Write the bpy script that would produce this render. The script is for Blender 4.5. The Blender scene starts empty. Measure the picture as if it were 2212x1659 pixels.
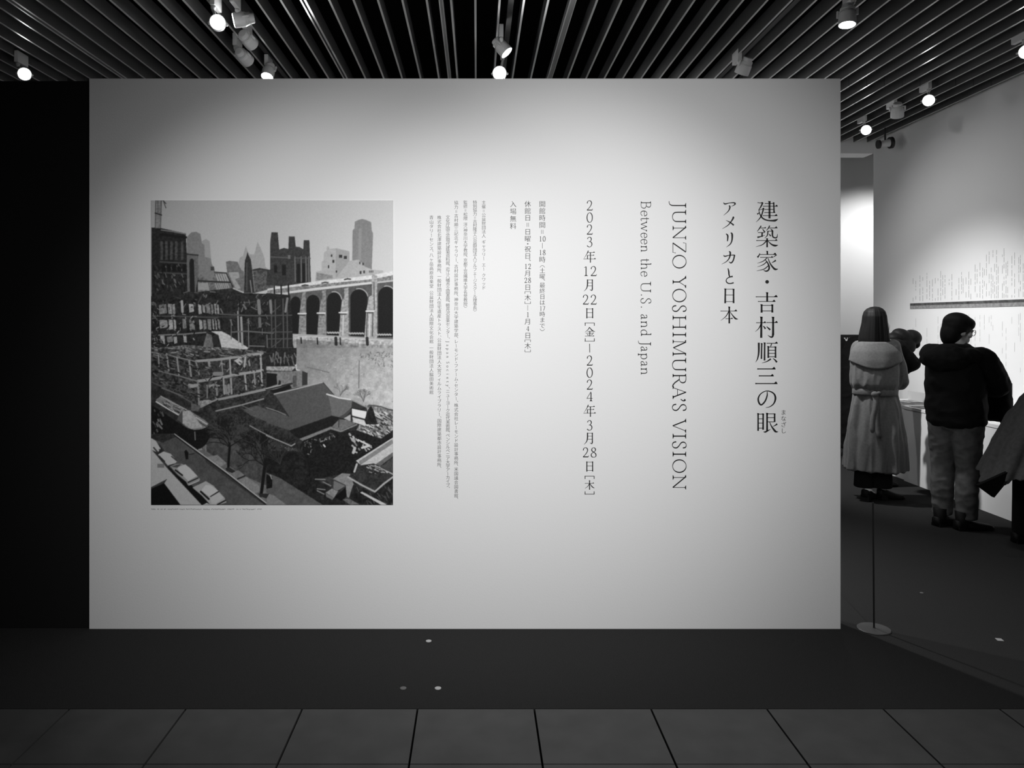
import bpy, bmesh, math, random
import numpy as np
from mathutils import Vector, Matrix, noise as mnoise

scene = bpy.context.scene
COL = scene.collection
random.seed(7)
RNG = np.random.default_rng(11)

# ---------------------------------------------------------------- camera, world, exposure
FPX = 1661.0; VPX, VPY = 1030.0, 690.0; CAMZ = 1.6
D = 3.972                                   # distance of the exhibition partition
cam = bpy.data.cameras.new('camera'); cam.sensor_width = 36.0; cam.lens = FPX / 2212 * 36
cam.shift_x = (1106 - VPX) / 2212; cam.shift_y = (VPY - 829.5) / 2212
cam.clip_start = 0.05; cam.clip_end = 60
camo = bpy.data.objects.new('camera', cam); COL.objects.link(camo)
camo.location = (0, 0, CAMZ); camo.rotation_euler = (math.radians(90), 0, 0)
scene.camera = camo
scene.view_settings.view_transform = 'Standard'; scene.view_settings.look = 'None'
scene.view_settings.exposure = 0.0; scene.view_settings.gamma = 1.0
scene.view_settings.use_curve_mapping = False
W = bpy.data.worlds.new('world'); scene.world = W; W.use_nodes = True
W.node_tree.nodes['Background'].inputs[0].default_value = (1, 1, 1, 1)
W.node_tree.nodes['Background'].inputs[1].default_value = 0.022

def spot(loc, aim, power, deg, blend=0.5, radius=0.05):
    l = bpy.data.lights.new('lamp_and_fill_spot', 'SPOT'); l.energy = power
    l.spot_size = math.radians(deg); l.spot_blend = blend; l.shadow_soft_size = radius
    o = bpy.data.objects.new('lamp_and_fill_spot', l); COL.objects.link(o)
    o.location = loc
    o.rotation_euler = (Vector(aim) - Vector(loc)).to_track_quat('-Z', 'Y').to_euler()
    return o

# spots on the front tracks that light the white partition (above the frame)
spot((0.80, 0.93, 3.40), (0.385, D, 1.333), 265, 51.5, 1.0)
spot((-1.24, 1.16, 3.41), (-0.723, D, 1.136), 211, 57.6, 1.0)
spot((1.57, 0.74, 3.40), (0.0, D, 0.505), 295, 94, 1.0)
# gallery behind: the right wall with its tables, the far wall, the back of the partition
spot((2.07, 6.9, 3.4), (4.9, 7.675, 0.2), 500, 68.5, 0.91)
spot((2.6, 8.4, 3.57), (4.9, 7.66, 1.45), 77, 95.4, 1.0)
spot((1.2, 7.2, 3.3), (4.9, 7.2, 3.0), 45, 120, 1.0, 0.7)  # added soft fill lifting the upper right wall, no fitting behind it
spot((5.6, 9.2, 3.6), (5.2, 10.4, 1.6), 165, 98, 0.8)
spot((3.2, 4.7, 3.5), (4.24, 7.5, 0.35), 70, 30, 1.0)  # extra narrow fill added to brighten the table front, not a real lamp
spot((-1.5, 6.7, 3.4), (-1.2, 4.1, 1.2), 420, 120, 0.8)
spot((0.5, 6.8, 3.4), (0.3, 4.1, 1.0), 420, 120, 0.8)
spot((2.6, 6.0, 3.5), (2.6, 5.8, 0.0), 40, 100, 1.0)

# ---------------------------------------------------------------- materials
MATS = {}
def lin(v):
    v = v / 255.0
    return v / 12.92 if v <= 0.04045 else ((v + 0.055) / 1.055) ** 2.4
def mat(name, g, rough=0.6, spec=0.3, noise=0.0, nscale=30.0, bump=0.0, bscale=200.0, metal=0.0, sheen=0.0):
    if name in MATS: return MATS[name]
    m = bpy.data.materials.new(name); m.use_nodes = True; nt = m.node_tree
    b = nt.nodes['Principled BSDF']
    b.inputs['Base Color'].default_value = (g, g, g, 1)
    b.inputs['Roughness'].default_value = rough
    b.inputs['Specular IOR Level'].default_value = spec
    b.inputs['Metallic'].default_value = metal
    if sheen: b.inputs['Sheen Weight'].default_value = sheen
    if noise or bump:
        tc = nt.nodes.new('ShaderNodeTexCoord')
    if noise:
        n = nt.nodes.new('ShaderNodeTexNoise'); n.inputs['Scale'].default_value = nscale
        n.inputs['Detail'].default_value = 4
        r = nt.nodes.new('ShaderNodeValToRGB')
        r.color_ramp.elements[0].position = 0.3; r.color_ramp.elements[1].position = 0.7
        a = max(0, g * (1 - noise)); c = min(1, g * (1 + noise))
        r.color_ramp.elements[0].color = (a, a, a, 1); r.color_ramp.elements[1].color = (c, c, c, 1)
        nt.links.new(tc.outputs['Object'], n.inputs['Vector'])
        nt.links.new(n.outputs['Fac'], r.inputs['Fac']); nt.links.new(r.outputs['Color'], b.inputs['Base Color'])
    if bump:
        n2 = nt.nodes.new('ShaderNodeTexNoise'); n2.inputs['Scale'].default_value = bscale
        n2.inputs['Detail'].default_value = 3
        bp = nt.nodes.new('ShaderNodeBump'); bp.inputs['Strength'].default_value = bump
        bp.inputs['Distance'].default_value = 0.01
        nt.links.new(tc.outputs['Object'], n2.inputs['Vector'])
        nt.links.new(n2.outputs['Fac'], bp.inputs['Height']); nt.links.new(bp.outputs['Normal'], b.inputs['Normal'])
    MATS[name] = m
    return m
def emit(name, s):
    m = bpy.data.materials.new(name); m.use_nodes = True; b = m.node_tree.nodes['Principled BSDF']
    b.inputs['Base Color'].default_value = (0.8, 0.8, 0.8, 1)
    b.inputs['Emission Color'].default_value = (1, 1, 1, 1); b.inputs['Emission Strength'].default_value = s
    return m

M_white = mat('matte_white_paint', 0.80, 0.7, 0.2, bump=0.04, bscale=120)
M_black = mat('black_paint', 0.012, 0.8, 0.1)
M_plenum = mat('black_plenum', 0.006, 0.9, 0.0)
M_ink = mat('black_vinyl_lettering', 0.018, 0.5, 0.2)
M_ink2 = mat('grey_vinyl_lettering', 0.14, 0.6, 0.2)
M_ink3 = mat('pale_grey_vinyl_lettering', 0.30, 0.6, 0.2)
M_slat = mat('dark_slat_sides', 0.10, 0.45, 0.4)
M_slatb = mat('pale_slat_edge', 0.5, 0.27, 0.6)
M_lamp = mat('white_lamp_enamel', 0.62, 0.4, 0.4)
M_lampd = mat('dark_lamp_enamel', 0.02, 0.4, 0.4)
M_lens = emit('lit_lens', 25.0)
M_lensoff = mat('unlit_lens', 0.5, 0.2, 0.5)
M_steel = mat('blackened_steel', 0.015, 0.5, 0.4)

# ---------------------------------------------------------------- object helpers
def link(name, me, m=None, parent=None):
    o = bpy.data.objects.new(name, me); COL.objects.link(o)
    if m is not None and not me.materials: me.materials.append(m)
    if parent is not None: o.parent = parent
    return o
def tag(o, label=None, cat=None, group=None, kind=None):
    if label: o['label'] = label
    if cat: o['category'] = cat
    if group: o['group'] = group
    if kind: o['kind'] = kind
    return o
def thing(name, label, cat, loc=(0, 0, 0), rz=0.0, group=None):
    o = bpy.data.objects.new(name, None); COL.objects.link(o); o.empty_display_size = 0.1
    o.location = loc; o.rotation_euler = (0, 0, rz)
    return tag(o, label, cat, group)
def bm_obj(name, bm, m=None, parent=None, smooth=False):
    bmesh.ops.recalc_face_normals(bm, faces=bm.faces[:])
    me = bpy.data.meshes.new(name); bm.to_mesh(me); bm.free()
    if smooth:
        for p in me.polygons: p.use_smooth = True
    return link(name, me, m, parent)
def box(bm, x0, x1, y0, y1, z0, z1, bev=0.0, mi=0):
    r = bmesh.ops.create_cube(bm, size=1)
    vs = r['verts']
    bmesh.ops.scale(bm, verts=vs, vec=(x1 - x0, y1 - y0, z1 - z0))
    bmesh.ops.translate(bm, verts=vs, vec=((x0 + x1) / 2, (y0 + y1) / 2, (z0 + z1) / 2))
    fs = list({f for v in vs for f in v.link_faces})
    for f in fs: f.material_index = mi
    if bev:
        es = list({e for v in vs for e in v.link_edges})
        bmesh.ops.bevel(bm, geom=es, offset=bev, segments=2, affect='EDGES', profile=0.5)
def struct(name, bm, m, smooth=False):
    return tag(bm_obj(name, bm, m, None, smooth), kind='structure')
def frame_of(d):
    d = Vector(d).normalized()
    u = d.cross(Vector((0, 0, 1)))
    if u.length < 1e-4: u = Vector((1, 0, 0))
    u.normalize(); v = u.cross(d).normalized()
    return u, v, d
def lathe(bm, p, d, prof, n=24, mi=0, caps=True):
    """prof: list of (distance along d, radius)"""
    u, v, d = frame_of(d); p = Vector(p); rings = []
    for s, r in prof:
        rings.append([bm.verts.new(p + d * s + (u * math.cos(2 * math.pi * k / n) + v * math.sin(2 * math.pi * k / n)) * r) for k in range(n)])
    for a, b in zip(rings, rings[1:]):
        for k in range(n):
            f = bm.faces.new((a[k], a[(k + 1) % n], b[(k + 1) % n], b[k])); f.material_index = mi
    if caps:
        f = bm.faces.new(rings[0][::-1]); f.material_index = mi
        f = bm.faces.new(rings[-1]); f.material_index = mi
def px(x, y, d=D):                       # photo pixel on the plane y = d
    return ((x - VPX) * d / FPX, CAMZ + (VPY - y) * d / FPX)

# ---------------------------------------------------------------- the setting
bm = bmesh.new(); box(bm, -7, 6, 3.16, 12, -0.08, 0)
M_carpet = mat('charcoal_carpet', 0.030, 0.95, 0.05, noise=0.25, nscale=260, bump=0.5, bscale=500)
struct('floor', bm, M_carpet)
# foreground stone tiles
bm = bmesh.new()
xs0 = [(p - VPX) * 3.16 / FPX for p in (-101, 151, 402, 653, 902, 1154, 1406, 1656, 1907, 2158, 2410)]
tw = 0.4775; gap = 0.004
xe = [xs0[0] - tw * k for k in range(9, 0, -1)] + xs0 + [xs0[-1] + tw * k for k in range(1, 6)]
ye = [3.157] + [3.157 - 0.392 - 0.478 * k for k in range(0, 8)]
for j in range(len(ye) - 1):
    for i in range(len(xe) - 1):
        box(bm, xe[i] + gap, xe[i + 1] - gap, ye[j + 1] + gap, ye[j] - gap * 0.3, -0.02, 0.0)
M_tile = mat('grey_stone_tile', 0.054, 0.55, 0.3, noise=0.16, nscale=7)
tag(bm_obj('floor', bm, M_tile), kind='structure')
bm = bmesh.new(); box(bm, -7, 6, -1, 3.157, -0.08, -0.012)
struct('floor', bm, mat('dark_grout', 0.006, 0.9, 0.0))

H = 2.185; CZ = CAMZ + H                    # underside of the slats
bm = bmesh.new(); box(bm, -7, 6, -1, 12, CZ + 0.42, CZ + 0.5)
ceil = struct('ceiling', bm, M_plenum)
slat_x = [-0.010 + 0.16660 * k for k in range(-32, 30) if k != 4]
for x in slat_x:
    bm = bmesh.new()
    for (y0, y1) in ((0.6, 7.19), (7.198, 9.49)):
        box(bm, x - 0.0075, x + 0.0075, y0, y1, CZ + 0.001, CZ + 0.11, mi=0)
        box(bm, x - 0.0075, x + 0.0075, y0, y1, CZ - 0.0015, CZ + 0.001, mi=1)
    o = bm_obj('ceiling_slat', bm, None, ceil); o.data.materials.append(M_slat); o.data.materials.append(M_slatb)
# the wider channels between slats
M_chan = mat('grey_channel', 0.20, 0.5, 0.3)
for cx, w in ((0.660, 0.046), (-0.247, 0.030), (-1.205, 0.012), (-3.215, 0.012)):
    bm = bmesh.new()
    box(bm, cx - w / 2, cx + w / 2, 0.6, 9.49, CZ + 0.002, CZ + 0.05, mi=0)
    box(bm, cx - w / 2, cx - w / 2 + 0.008, 0.6, 9.49, CZ - 0.002, CZ + 0.002, mi=1)
    box(bm, cx + w / 2 - 0.004, cx + w / 2, 0.6, 9.49, CZ - 0.002, CZ + 0.002, mi=1)
    o = bm_obj('ceiling_channel', bm, None, ceil); o.data.materials.append(M_chan); o.data.materials.append(M_slatb)

bm = bmesh.new(); box(bm, 4.9, 5.05, -1, 9.5, 0, CZ + 0.42)
struct('wall_right', bm, M_white)
bm = bmesh.new(); box(bm, -7, 6, 10.4, 10.5, 0, CZ + 0.42)
struct('wall_back', bm, M_white)
bm = bmesh.new(); box(bm, -7, 4.9, 9.5, 9.75, CZ - 0.135, CZ + 0.42)
struct('trim_1', bm, M_white)
bm = bmesh.new(); box(bm, -7, -6.85, -1, 10.4, 0, CZ + 0.42)
struct('wall_far_left', bm, M_black)
bm = bmesh.new(); box(bm, -6.85, px(192.5, 0)[0] - 0.002, D + 0.012, D + 0.14, 0, 2.835)
struct('wall_left', bm, M_black)

# ---------------------------------------------------------------- the white partition and its lettering
PX0, PX1 = px(192.5, 0)[0], px(1816, 0)[0]
PZ1 = px(0, 169.5)[1]
part = thing('partition_wall', 'wide white free-standing partition carrying the exhibition title and a black and white photograph', 'wall', ((PX0 + PX1) / 2, D + 0.075, 0))
OFF = Vector(part.location)
bm = bmesh.new(); box(bm, PX0 - OFF.x, PX1 - OFF.x, -0.075, 0.075, 0, PZ1, bev=0.002)
bm_obj('panel', bm, M_white, part)

class Ink:
    """collects flat lettering in photo pixels on the partition, then makes one mesh"""
    def __init__(s): s.v = []; s.f = []
    def poly(s, pts):
        b = len(s.v); s.v += [(p[0], p[1]) for p in pts]; s.f.append(tuple(range(b, b + len(pts))))
    def stroke(s, pts, k=6):
        """pts (x, y, width): Catmull-Rom, variable width"""
        P = [np.array(p, float) for p in pts]
        if len(P) > 2:
            Q = [2 * P[0] - P[1]] + P + [2 * P[-1] - P[-2]]; out = []
            for i in range(1, len(Q) - 2):
                for t in np.linspace(0, 1, k, endpoint=False):
                    a, b, c, d = Q[i - 1:i + 3]
                    out.append(0.5 * ((2 * b) + (c - a) * t + (2 * a - 5 * b + 4 * c - d) * t * t + (3 * b - a - 3 * c + d) * t ** 3))
            out.append(P[-1]); P = out
        L = []; R = []
        for i, p in enumerate(P):
            q = P[min(i + 1, len(P) - 1)][:2] - P[max(i - 1, 0)][:2]
            n = np.array([-q[1], q[0]]) / (np.hypot(*q) + 1e-9); w = max(p[2], 0.15) / 2
            L.append(p[:2] + n * w); R.append(p[:2] - n * w)
        b = len(s.v)
        for l, r in zip(L, R): s.v += [tuple(l), tuple(r)]
        for i in range(len(L) - 1): s.f.append((b + 2 * i, b + 2 * i + 1, b + 2 * i + 3, b + 2 * i + 2))
    def tri_mesh(s, vs, fs):
        b = len(s.v); s.v += list(vs); s.f += [tuple(q + b for q in f) for f in fs]
    def disc(s, x, y, r): s.poly([(x + r * math.cos(a), y + r * math.sin(a)) for a in np.linspace(0, 2 * math.pi, 20, endpoint=False)])
    def build(s, name, m, parent=part, dep=0.0006, label=None):
        me = bpy.data.meshes.new(name)
        vv = []
        for (x, y) in s.v:
            X, Z = px(x, y); vv.append((X - OFF.x, -0.075 - dep, Z))
        me.from_pydata(vv, [], s.f)
        bm = bmesh.new(); bm.from_mesh(me)
        for f in bm.faces:
            f.normal_update()
            if f.normal.y > 0: f.normal_flip()
        bm.to_mesh(me); bm.free()
        o = link(name, me, m, parent)
        if label: o['label'] = label
        return o

class Zm:
    """strokes written in coordinates of an enlarged crop"""
    def __init__(s, ink, ox, oy, sc, dx=0, dy=0): s.i = ink; s.o = (ox + dx, oy + dy); s.k = sc
    def q(s, x, y): return (s.o[0] + x / s.k, s.o[1] + y / s.k)
    def c(s, *pts): s.i.stroke([s.q(x, y) + (w * 1.1 / s.k,) for x, y, w in pts])
    def h(s, x0, y0, x1, y1=None, tri=0, w=8):
        y1 = y0 if y1 is None else y1
        s.c((x0, y0, w * 1.3), (x0 + 8, y0, w), (x1, y1, w))
        if tri: s.i.poly([s.q(x1 - tri * 1.1, y1 + w / 2), s.q(x1 - tri * 0.35, y1 - tri * 0.62), s.q(x1 - tri * 0.1, y1 - tri * 0.5), s.q(x1 + tri * 0.25, y1 + w / 2)])
    def v(s, x, y0, x1, y1, w=24):
        s.c((x, y0, w * 1.15), (x, y0 + (y1 - y0) * 0.12, w * 0.92), ((x + x1) / 2, (y0 + y1) / 2, w * 0.9), (x1, y1, w))
        s.i.poly([s.q(x - w * 0.85, y0 - w * 0.15), s.q(x + w * 0.5, y0 - w * 0.1), s.q(x + w * 0.4, y0 + w * 0.7), s.q(x - w * 0.4, y0 + w * 0.4)])

ink = Ink()
z = Zm(ink, 1600, 420, 6.383)
# ken
z.c((232, 112, 8), (270, 118, 8), (303, 112, 16)); z.c((305, 112, 20), (280, 165, 17), (246, 218, 8))
z.c((246, 218, 7), (290, 205, 7), (320, 187, 14)); z.c((316, 190, 20), (290, 280, 16), (258, 335, 12), (212, 382, 3))
z.c((250, 215, 6), (262, 265, 12), (300, 325, 18), (360, 355, 16), (430, 362, 20), (478, 358, 26), (515, 338, 4))
z.c((262, 240, 5), (248, 258, 10), (228, 272, 20))
z.v(397, 95, 397, 330, 26); z.v(455, 112, 460, 245, 19)
z.h(335, 125, 455); z.h(315, 163, 505, tri=34); z.h(330, 207, 455); z.h(330, 250, 472, tri=26); z.h(312, 293, 500, tri=36)
# chiku
z.c((282, 432, 15), (258, 470, 14), (225, 512, 4)); z.h(275, 462, 345, tri=24); z.c((300, 475, 6), (318, 500, 14), (335, 522, 18))
z.c((400, 430, 15), (380, 468, 13), (350, 500, 4)); z.h(395, 462, 500, tri=36); z.c((412, 475, 6), (428, 490, 14), (442, 505, 18))
z.h(238, 525, 330); z.c((296, 527, 20), (293, 585, 18)); z.c((230, 592, 22), (280, 580, 12), (332, 562, 4))
z.c((375, 502, 16), (370, 555, 14), (350, 585, 9), (328, 602, 3)); z.h(375, 506, 440)
z.c((438, 502, 22), (440, 575, 18), (468, 597, 16), (498, 592, 14), (508, 545, 4)); z.c((388, 545, 6), (402, 560, 14), (415, 574, 18))
z.h(228, 635, 500, tri=34); z.v(364, 608, 364, 728, 22)
z.c((355, 640, 16), (300, 692, 11), (210, 722, 3)); z.c((372, 640, 7), (425, 688, 17), (475, 706, 24), (515, 697, 4))
# ka
z.v(366, 782, 368, 828, 22); z.c((265, 812, 8), (252, 840, 14), (232, 868, 24)); z.h(268, 828, 485, tri=40)
z.c((494, 832, 16), (470, 850, 10), (445, 866, 4)); z.h(275, 868, 440, tri=30)
z.c((365, 872, 12), (310, 920, 10), (228, 950, 3))
z.c((338, 900, 7), (372, 945, 16), (392, 1000, 21), (385, 1038, 20), (352, 1058, 17), (313, 1045, 4))
z.c((362, 925, 12), (310, 968, 10), (230, 1000, 3)); z.c((378, 985, 12), (320, 1030, 11), (220, 1053, 3))
z.c((375, 878, 8), (408, 955, 15), (450, 1012, 22), (480, 1033, 23), (515, 1027, 4)); z.c((484, 908, 22), (460, 925, 14), (428, 942, 5))
ink.disc(*z.q(364, 1205), 25 / 6.383)
# kichi
z.v(365, 1352, 365, 1478, 26); z.h(222, 1412, 500, tri=44); z.h(248, 1476, 472, tri=40)
z.v(288, 1518, 288, 1630, 25); z.v(436, 1520, 436, 1628, 25); z.h(290, 1530, 436); z.h(290, 1606, 436)
z = Zm(ink, 1600, 680, 6.144)
# mura
z.h(208, 105, 330, tri=32); z.v(275, 28, 272, 305, 27); z.c((270, 125, 16), (240, 180, 10), (193, 225, 3)); z.c((298, 148, 7), (314, 165, 15), (328, 186, 21))
z.h(345, 103, 485, tri=36); z.v(430, 30, 430, 262, 27); z.c((430, 255, 27), (422, 288, 22), (400, 295, 16), (358, 270, 3)); z.c((343, 155, 7), (368, 178, 16), (392, 200, 22))
# jun
z.c((240, 370, 24), (239, 500, 21), (224, 580, 14), (197, 632, 3)); z.v(279, 378, 275, 585, 19); z.v(318, 370, 316, 606, 21)
z.h(348, 378, 485, tri=36); z.c((410, 382, 12), (403, 405, 12), (394, 425, 6))
z.v(366, 418, 366, 572, 21); z.v(462, 422, 462, 572, 21)
for yy in (427, 470, 511, 556): z.h(370, yy, 460)
z.c((400, 585, 20), (345, 620, 11), (280, 640, 3)); z.c((428, 578, 6), (458, 602, 16), (480, 630, 23))
# san
z.h(230, 718, 455, tri=44, w=12); z.h(248, 810, 432, tri=40, w=12); z.h(207, 912, 480, tri=44, w=12)
# no
z.c((352, 1018, 8), (350, 1075, 16), (322, 1148, 18), (275, 1194, 18), (243, 1168, 20), (233, 1110, 19), (262, 1053, 13), (325, 1014, 10), (390, 1017, 13), (444, 1052, 18), (461, 1110, 23), (440, 1175, 16), (390, 1218, 10), (332, 1232, 4))
# me
z.v(231, 1308, 231, 1540, 20); z.v(298, 1312, 297, 1525, 21)
for yy in (1318, 1380, 1437, 1503): z.h(235, yy, 298)
z.v(350, 1305, 350, 1538, 23); z.v(450, 1312, 450, 1422, 21)
for yy in (1314, 1365, 1420): z.h(352, yy, 450)
z.c((302, 1552, 5), (325, 1555, 18), (352, 1542, 16), (398, 1518, 3)); z.c((484, 1448, 21), (462, 1464, 13), (428, 1482, 5))
z.c((384, 1424, 7), (408, 1478, 14), (450, 1536, 24), (470, 1552, 20), (498, 1552, 4))
ink.build('title_lettering', M_ink, label='large bold Japanese title lettering')

ink = Ink(); z = Zm(ink, 1370, 420, 8.296)
z.c((1598, 145, 8), (1625, 170, 22), (1700, 155, 12), (1780, 148, 18), (1816, 165, 26)); z.c((1814, 163, 26), (1790, 190, 15), (1738, 216, 4))
z.c((1704, 196, 20), (1714, 235, 24), (1685, 300, 15), (1600, 377, 4))
z.c((1765, 402, 18), (1776, 418, 30), (1740, 480, 20), (1680, 552, 14), (1578, 617, 4)); z.c((1643, 463, 4), (1700, 490, 15), (1752, 525, 22), (1784, 553, 26))
z.c((1645, 702, 12), (1674, 735, 26), (1676, 790, 22), (1670, 838, 17)); z.c((1730, 684, 14), (1754, 715, 30), (1752, 815, 24), (1722, 888, 17), (1652, 945, 4))
z.c((1598, 1088, 8), (1625, 1108, 20), (1700, 1092, 12), (1785, 1086, 16), (1802, 1096, 22)); z.c((1798, 1090, 24), (1780, 1165, 22), (1755, 1212, 22), (1728, 1226, 20), (1694, 1203, 4))
z.c((1700, 1018, 14), (1722, 1048, 27), (1705, 1135, 20), (1655, 1200, 13), (1568, 1250, 4))
z.c((1680, 1325, 14), (1694, 1380, 24), (1698, 1435, 22), (1712, 1475, 18)); z.c((1765, 1468, 26), (1712, 1480, 17), (1662, 1510, 14), (1648, 1550, 16), (1672, 1586, 18), (1722, 1596, 17), (1782, 1582, 22))
z = Zm(ink, 1370, 620, 7.54)
z.v(1484, 28, 1481, 264, 26); z.v(1618, 32, 1618, 262, 26)
for yy in (36, 130, 238): z.h(1485, yy, 1618)
z.v(1548, 322, 1548, 592, 25); z.h(1418, 391, 1668, tri=42); z.c((1540, 398, 14), (1492, 478, 12), (1408, 548, 3)); z.c((1558, 400, 6), (1605, 465, 15), (1650, 514, 24), (1692, 523, 4)); z.h(1488, 515, 1600, tri=30)
ink.build('subtitle_lettering', M_ink, label='Japanese subtitle lettering beside the large title')

# ---- CJK text through the built-in font, thinned across and kept heavy down (a Mincho contrast)
GL = {}
def glyph(ch, contrast=0.018, grow=0.0):
    key = (ch, contrast, grow)
    if key in GL: return GL[key]
    cu = bpy.data.curves.new('glyph_source', 'FONT'); cu.body = ch; cu.size = 1; cu.resolution_u = 3
    o = bpy.data.objects.new('glyph_source', cu); COL.objects.link(o)
    bpy.context.view_layer.update()
    me = bpy.data.meshes.new_from_object(o.evaluated_get(bpy.context.evaluated_depsgraph_get()))
    V = np.array([(v.co.x, v.co.y) for v in me.vertices]) if len(me.vertices) else np.zeros((0, 2))
    F = [tuple(p.vertices) for p in me.polygons]
    bpy.data.objects.remove(o); bpy.data.curves.remove(cu); bpy.data.meshes.remove(me)
    if len(V):
        cnt = {}
        for f in F:
            for i in range(len(f)):
                a, b = f[i], f[(i + 1) % len(f)]
                cnt.setdefault((min(a, b), max(a, b)), []).append((a, b))
        N = np.zeros_like(V)
        A = sum(V[f[0]][0] * (V[f[1]][1] - V[f[2]][1]) + V[f[1]][0] * (V[f[2]][1] - V[f[0]][1]) + V[f[2]][0] * (V[f[0]][1] - V[f[1]][1]) for f in F)
        sg = 1 if A > 0 else -1
        for e in cnt.values():
            if len(e) == 1:
                a, b = e[0]; t = V[b] - V[a]; l = np.hypot(*t) + 1e-9
                n = sg * np.array([t[1], -t[0]]) / l
                N[a] += n * min(l, .3); N[b] += n * min(l, .3)
        ln = np.hypot(N[:, 0], N[:, 1])[:, None] + 1e-9; N = N / ln
        V = V + np.stack([N[:, 0] * grow, -N[:, 1] * contrast], 1)
    GL[key] = (V, F)
    return GL[key]
def put(ink, ch, cx, cy, em, contrast=0.018, rot=False, sx=1.0, grow=0.0):
    if ch.isspace(): return
    V, F = glyph(ch, contrast, grow)
    if not len(V): return
    ascii_ = ord(ch) < 128
    mx = (V[:, 0].min() + V[:, 0].max()) / 2
    if ascii_: gx, gy = mx, 0.35
    else: gx, gy = 0.5, 0.38
    P = V - np.array([gx, gy])
    if rot: pts = [(cx + p[1] * em, cy + p[0] * em) for p in P]
    else: pts = [(cx + p[0] * em * sx, cy - p[1] * em) for p in P]
    ink.tri_mesh(pts, F)
VROT = set('ー─（）［］「」＝〜()-')
def column(ink, text, x, y0, y1, em, contrast=0.018, weights=None, grow=0.0, sx=1.0):
    """text: list of items (a char, or a string set side by side); evenly spaced from y0 to y1"""
    items = [t for t in text]
    w = [0.5 if (len(t) == 1 and t in '（）［］、 ・') else (0.95 if t in '─' else 1.0) for t in items]
    tot = sum(w); y = y0; k = (y1 - y0) / tot
    for t, ww in zip(items, w):
        cy = y + ww * k / 2
        if len(t) > 1:
            for j, c in enumerate(t): digit(ink, c, x + (j - (len(t) - 1) / 2) * em * 0.56 - em * 0.22, x + (j - (len(t) - 1) / 2) * em * 0.56 + em * 0.22, cy - em * 0.38, cy + em * 0.38, em * 0.09, em * 0.04)
        elif t in '0123456789': digit(ink, t, x - em * 0.22, x + em * 0.22, cy - em * 0.38, cy + em * 0.38, em * 0.09, em * 0.04)
        elif t == '、': put(ink, t, x + em * 0.62, cy - em * 0.45, em, contrast)
        elif t == '─': ink.stroke([(x, cy - em * 0.4, em * 0.05), (x, cy + em * 0.4, em * 0.05)])
        elif t == 'ー': ink.stroke([(x - em * .04, cy - em * 0.36, em * 0.1), (x, cy, em * 0.06), (x, cy + em * 0.38, em * 0.08)])
        elif t in '（）［］':
            s = 1 if t in '（［' else -1; yb = cy + (0.1 * em * s) - s * em * 0.22; yt = cy + s * em * 0.2
            if t in '（）': ink.stroke([(x - em * .42, yt, em * .05), (x - em * .2, yb + s * em * .06, em * .06), (x, yb, em * .06), (x + em * .2, yb + s * em * .06, em * .06), (x + em * .42, yt, em * .05)])
            else:
                ink.stroke([(x - em * .42, yb, em * .05), (x + em * .42, yb, em * .05)]); ink.stroke([(x - em * .42, yb, em * .07), (x - em * .42, yt, em * .07)]); ink.stroke([(x + em * .42, yb, em * .07), (x + em * .42, yt, em * .07)])
        elif t == '＝':
            ink.stroke([(x - em * .12, cy - em * .3, em * .05), (x - em * .12, cy + em * .3, em * .05)]); ink.stroke([(x + em * .12, cy - em * .3, em * .05), (x + em * .12, cy + em * .3, em * .05)])
        else: put(ink, t, x, cy, em, contrast, rot=(ord(t) < 128 and t.isalpha()) or t in ',.', grow=grow, sx=sx)
        y += ww * k

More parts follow.
